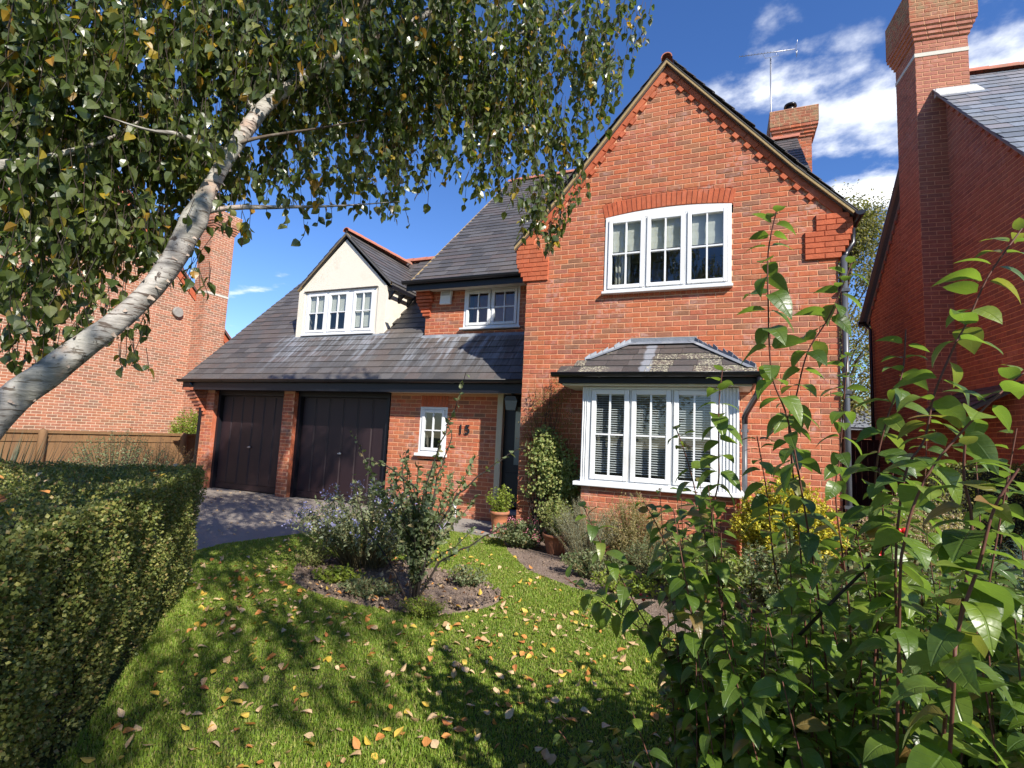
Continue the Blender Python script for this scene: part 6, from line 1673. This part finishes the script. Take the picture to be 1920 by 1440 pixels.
# leaves with uneven curl: three shapes
def warp(V, k_):
    V = V.copy(); V[:, 2] += .05 * np.sin(V[:, 1] * 9 + k_) * np.abs(V[:, 0]) * 4 * .5 + .03 * np.sin(V[:, 1] * 5 + k_ * 2); V[:, 0] += .05 * np.sin(V[:, 1] * 2.5 + k_) * V[:, 1]; return V
lms = [leaf_mesh('leaf', warp(SV, q), SF, SUV, L_SHRUB) for q in (0, 2.1, 4.4, 5.5)]
for i, ii in enumerate(idx):
    me = lms[i % 4]; o = bpy.data.objects.new('leaf', me); COL.objects.link(o); o.parent = FS
    o.matrix_basis = Matrix([list(MM[ii][k_]) + [LP[ii][k_] - FS.location[k_]] for k_ in range(3)] + [[0, 0, 0, 1]])
for me in lms: me.polygons.foreach_set('use_smooth', np.ones(len(me.polygons), bool))
rest = np.nonzero(~msk)[0]
V4, F4, U4 = tmpl_leaf(7, .40, .20, .295, .9, True)
bake('foliage', V4, F4, MM[rest], LP[rest], RNG.random(len(rest)), L_SHRUB, FS, 'stuff', U4, True)
# berries in small clusters on a dark twig
m = MB(); m.tube([(.19, 1.62, .98), (.27, 1.58, 1.10), (.34, 1.55, 1.20), (.395, 1.545, 1.275)], [.0045, .004, .0035, .003], 6); m.build('stem', M_STEM_DRK, FS)
def sphere(mb, c, r, S=10, Rn=7):
    V = []; c = Vector(c)
    for i in range(Rn + 1):
        for k_ in range(S): V.append(c + Vector((math.sin(math.pi * i / Rn) * math.cos(2 * math.pi * k_ / S), math.sin(math.pi * i / Rn) * math.sin(2 * math.pi * k_ / S), math.cos(math.pi * i / Rn))) * r)
    mb.verts_faces(V, [(i * S + k_, (i + 1) * S + k_, (i + 1) * S + (k_ + 1) % S, i * S + (k_ + 1) % S) for i in range(Rn) for k_ in range(S)], True)
for c in ((.385, 1.535, 1.283), (.398, 1.540, 1.290), (.408, 1.552, 1.280), (.396, 1.53, 1.275), (.41, 1.545, 1.290), (.352, 1.53, 1.226), (.362, 1.54, 1.231), (.370, 1.56, 1.262), (-.255, 1.86, .955), (-.245, 1.85, .945), (-.235, 1.86, .95)):
    m = MB(); sphere(m, c, random.uniform(.0058, .0074)); m.build('berry', M_BERRY, FS)

# a smaller leaved shrub at its left foot and darker growth below
bush('dark_leafed_shrub', 'dense small leaved dark shrub at the left foot of the tall foreground shrub', 'shrub', (.22, 2.2, 0), (.46, .5), .95, 190, .045, L_SHRUB, M_STEM_RED, .035, .8, 2, .3, T=(LV, LF), bare=.1, stem_r=.004)
bush('dark_leafed_shrub', 'dark shrub filling the bottom right corner below the tall foreground shrub', 'shrub', (.75, 1.35, 0), (.55, .45), .85, 170, .06, L_SHRUB, M_STEM_RED, .04, .8, 2, .3, T=(LV, LF), bare=.1, stem_r=.004)
bush('dark_leafed_shrub', 'green shrub behind the tall foreground shrub in the middle of the border', 'shrub', (.9, 2.9, 0), (.75, .6), 1.0, 200, .055, L_SHRUB, M_STEM_RED, .04, .8, 2, .3, T=(LV, LF), bare=.1, stem_r=.004)

# ================================================================== FALLEN LEAVES
random.seed(5)
def fallen_pos():
    while True:
        r = random.random()
        if r < .62: x, y = random.uniform(-4.6, .0), random.uniform(1.2, 4.4)
        elif r < .9: x, y = random.uniform(-5.2, -.8), random.uniform(3.0, 6.2)
        else: x, y = random.uniform(-5.4, -2.4), random.uniform(5, 7.2)
        if x + y < -.95 and y < 3.3: continue
        if in_poly(np.array([x]), np.array([y]), BORD)[0] and random.random() < .85: continue
        if y > 4.4 and random.random() < .35: continue
        return x, y
FV = []
for c_ in (.35, -.25, .15): FV.append(tmpl_leaf(4, c_, .35, .33, .5))
kinds = [('yellow', F_YEL, .20), ('orange', F_ORG, .28), ('tan', F_TAN, .52)]
fmesh = {k_: [leaf_mesh('fallen_leaf', v, f_, u_, mt) for v, f_, u_ in FV] for k_, mt, _ in kinds}
spots = [fallen_pos() for _ in range(1250)]
spots.sort(key=lambda q: math.hypot(*q))
extra = {k_: ([], []) for k_, _, _ in kinds}
for i, (x, y) in enumerate(spots):
    k_, mt, _ = random.choices(kinds, [q[2] for q in kinds])[0]
    Ln_ = random.uniform(.030, .068); on = in_poly(np.array([x]), np.array([y]), ISL)[0]
    z = (.055 if on else .024) + random.uniform(0, .014)
    e = Matrix.Rotation(random.uniform(0, 6.28), 4, 'Z') @ Matrix.Rotation(random.gauss(0, .35), 4, 'X') @ Matrix.Rotation(random.gauss(0, .35) + (math.pi if random.random() < .3 else 0), 4, 'Y')
    if i < 300:
        o = bpy.data.objects.new('fallen_leaf', random.choice(fmesh[k_])); COL.objects.link(o)
        o.matrix_world = Matrix.Translation((x, y, z)) @ e @ Matrix.Diagonal((Ln_ * random.uniform(.8, 1.25), Ln_, Ln_ * random.uniform(.5, 1.6), 1))
        props(o, {'yellow': 'yellow fallen leaf lying on the lawn', 'orange': 'orange brown fallen leaf lying on the lawn', 'tan': 'pale tan fallen leaf lying curled on the lawn'}[k_], 'leaf', k_ + ' fallen leaves on the lawn')
    else:
        extra[k_][0].append(np.array((e.to_3x3() @ Matrix.Diagonal((Ln_, Ln_, Ln_)))).reshape(3, 3)); extra[k_][1].append((x, y, z))
for k_, mt, _ in kinds:
    o = bake('fallen_leaves', FV[0][0], FV[0][1], np.array(extra[k_][0]), np.array(extra[k_][1]), RNG.random(len(extra[k_][1])), mt, None, 'stuff'); props(o, k_ + ' fallen leaves scattered over the far lawn', 'leaves')
# leaves lying on the hedge and on the drive
for i in range(46):
    a = random.uniform(0, HLn * .8); b = random.uniform(.05, HW - .1) ** 1; p = hA + hd * a + hn * b; k_, mt, _ = random.choices(kinds, [.2, .5, .3])[0]; Ln_ = random.uniform(.04, .065)
    o = bpy.data.objects.new('fallen_leaf', random.choice(fmesh[k_])); COL.objects.link(o)
    o.matrix_world = Matrix.Translation((p[0], p[1], HH + .03 + random.uniform(0, .015))) @ Matrix.Rotation(random.uniform(0, 6.28), 4, 'Z') @ Matrix.Rotation(random.gauss(0, .4), 4, 'X') @ Matrix.Diagonal((Ln_, Ln_, Ln_, 1))
    props(o, {'yellow': 'yellow fallen leaf resting on top of the hedge', 'orange': 'orange brown fallen leaf resting on top of the hedge', 'tan': 'pale tan fallen leaf resting on top of the hedge'}[k_], 'leaf', k_ + ' fallen leaves on the hedge')
x = RNG.uniform(-10.8, -5.7, 260); y = RNG.uniform(4.2, 8.3, 260)
d = rand_dirs(260); d[:, 2] *= .2; n_ = np.tile((0, 0, 1.), (260, 1)) + RNG.normal(size=(260, 3)) * .2
o = scatter_leaves('fallen_leaves', np.stack((x, y, np.full(260, .02)), 1), d, n_, RNG.uniform(.03, .055, 260), 1.1, F_TAN, None, (LV, LF)); props(o, 'small dry leaves scattered over the tarmac drive', 'leaves')
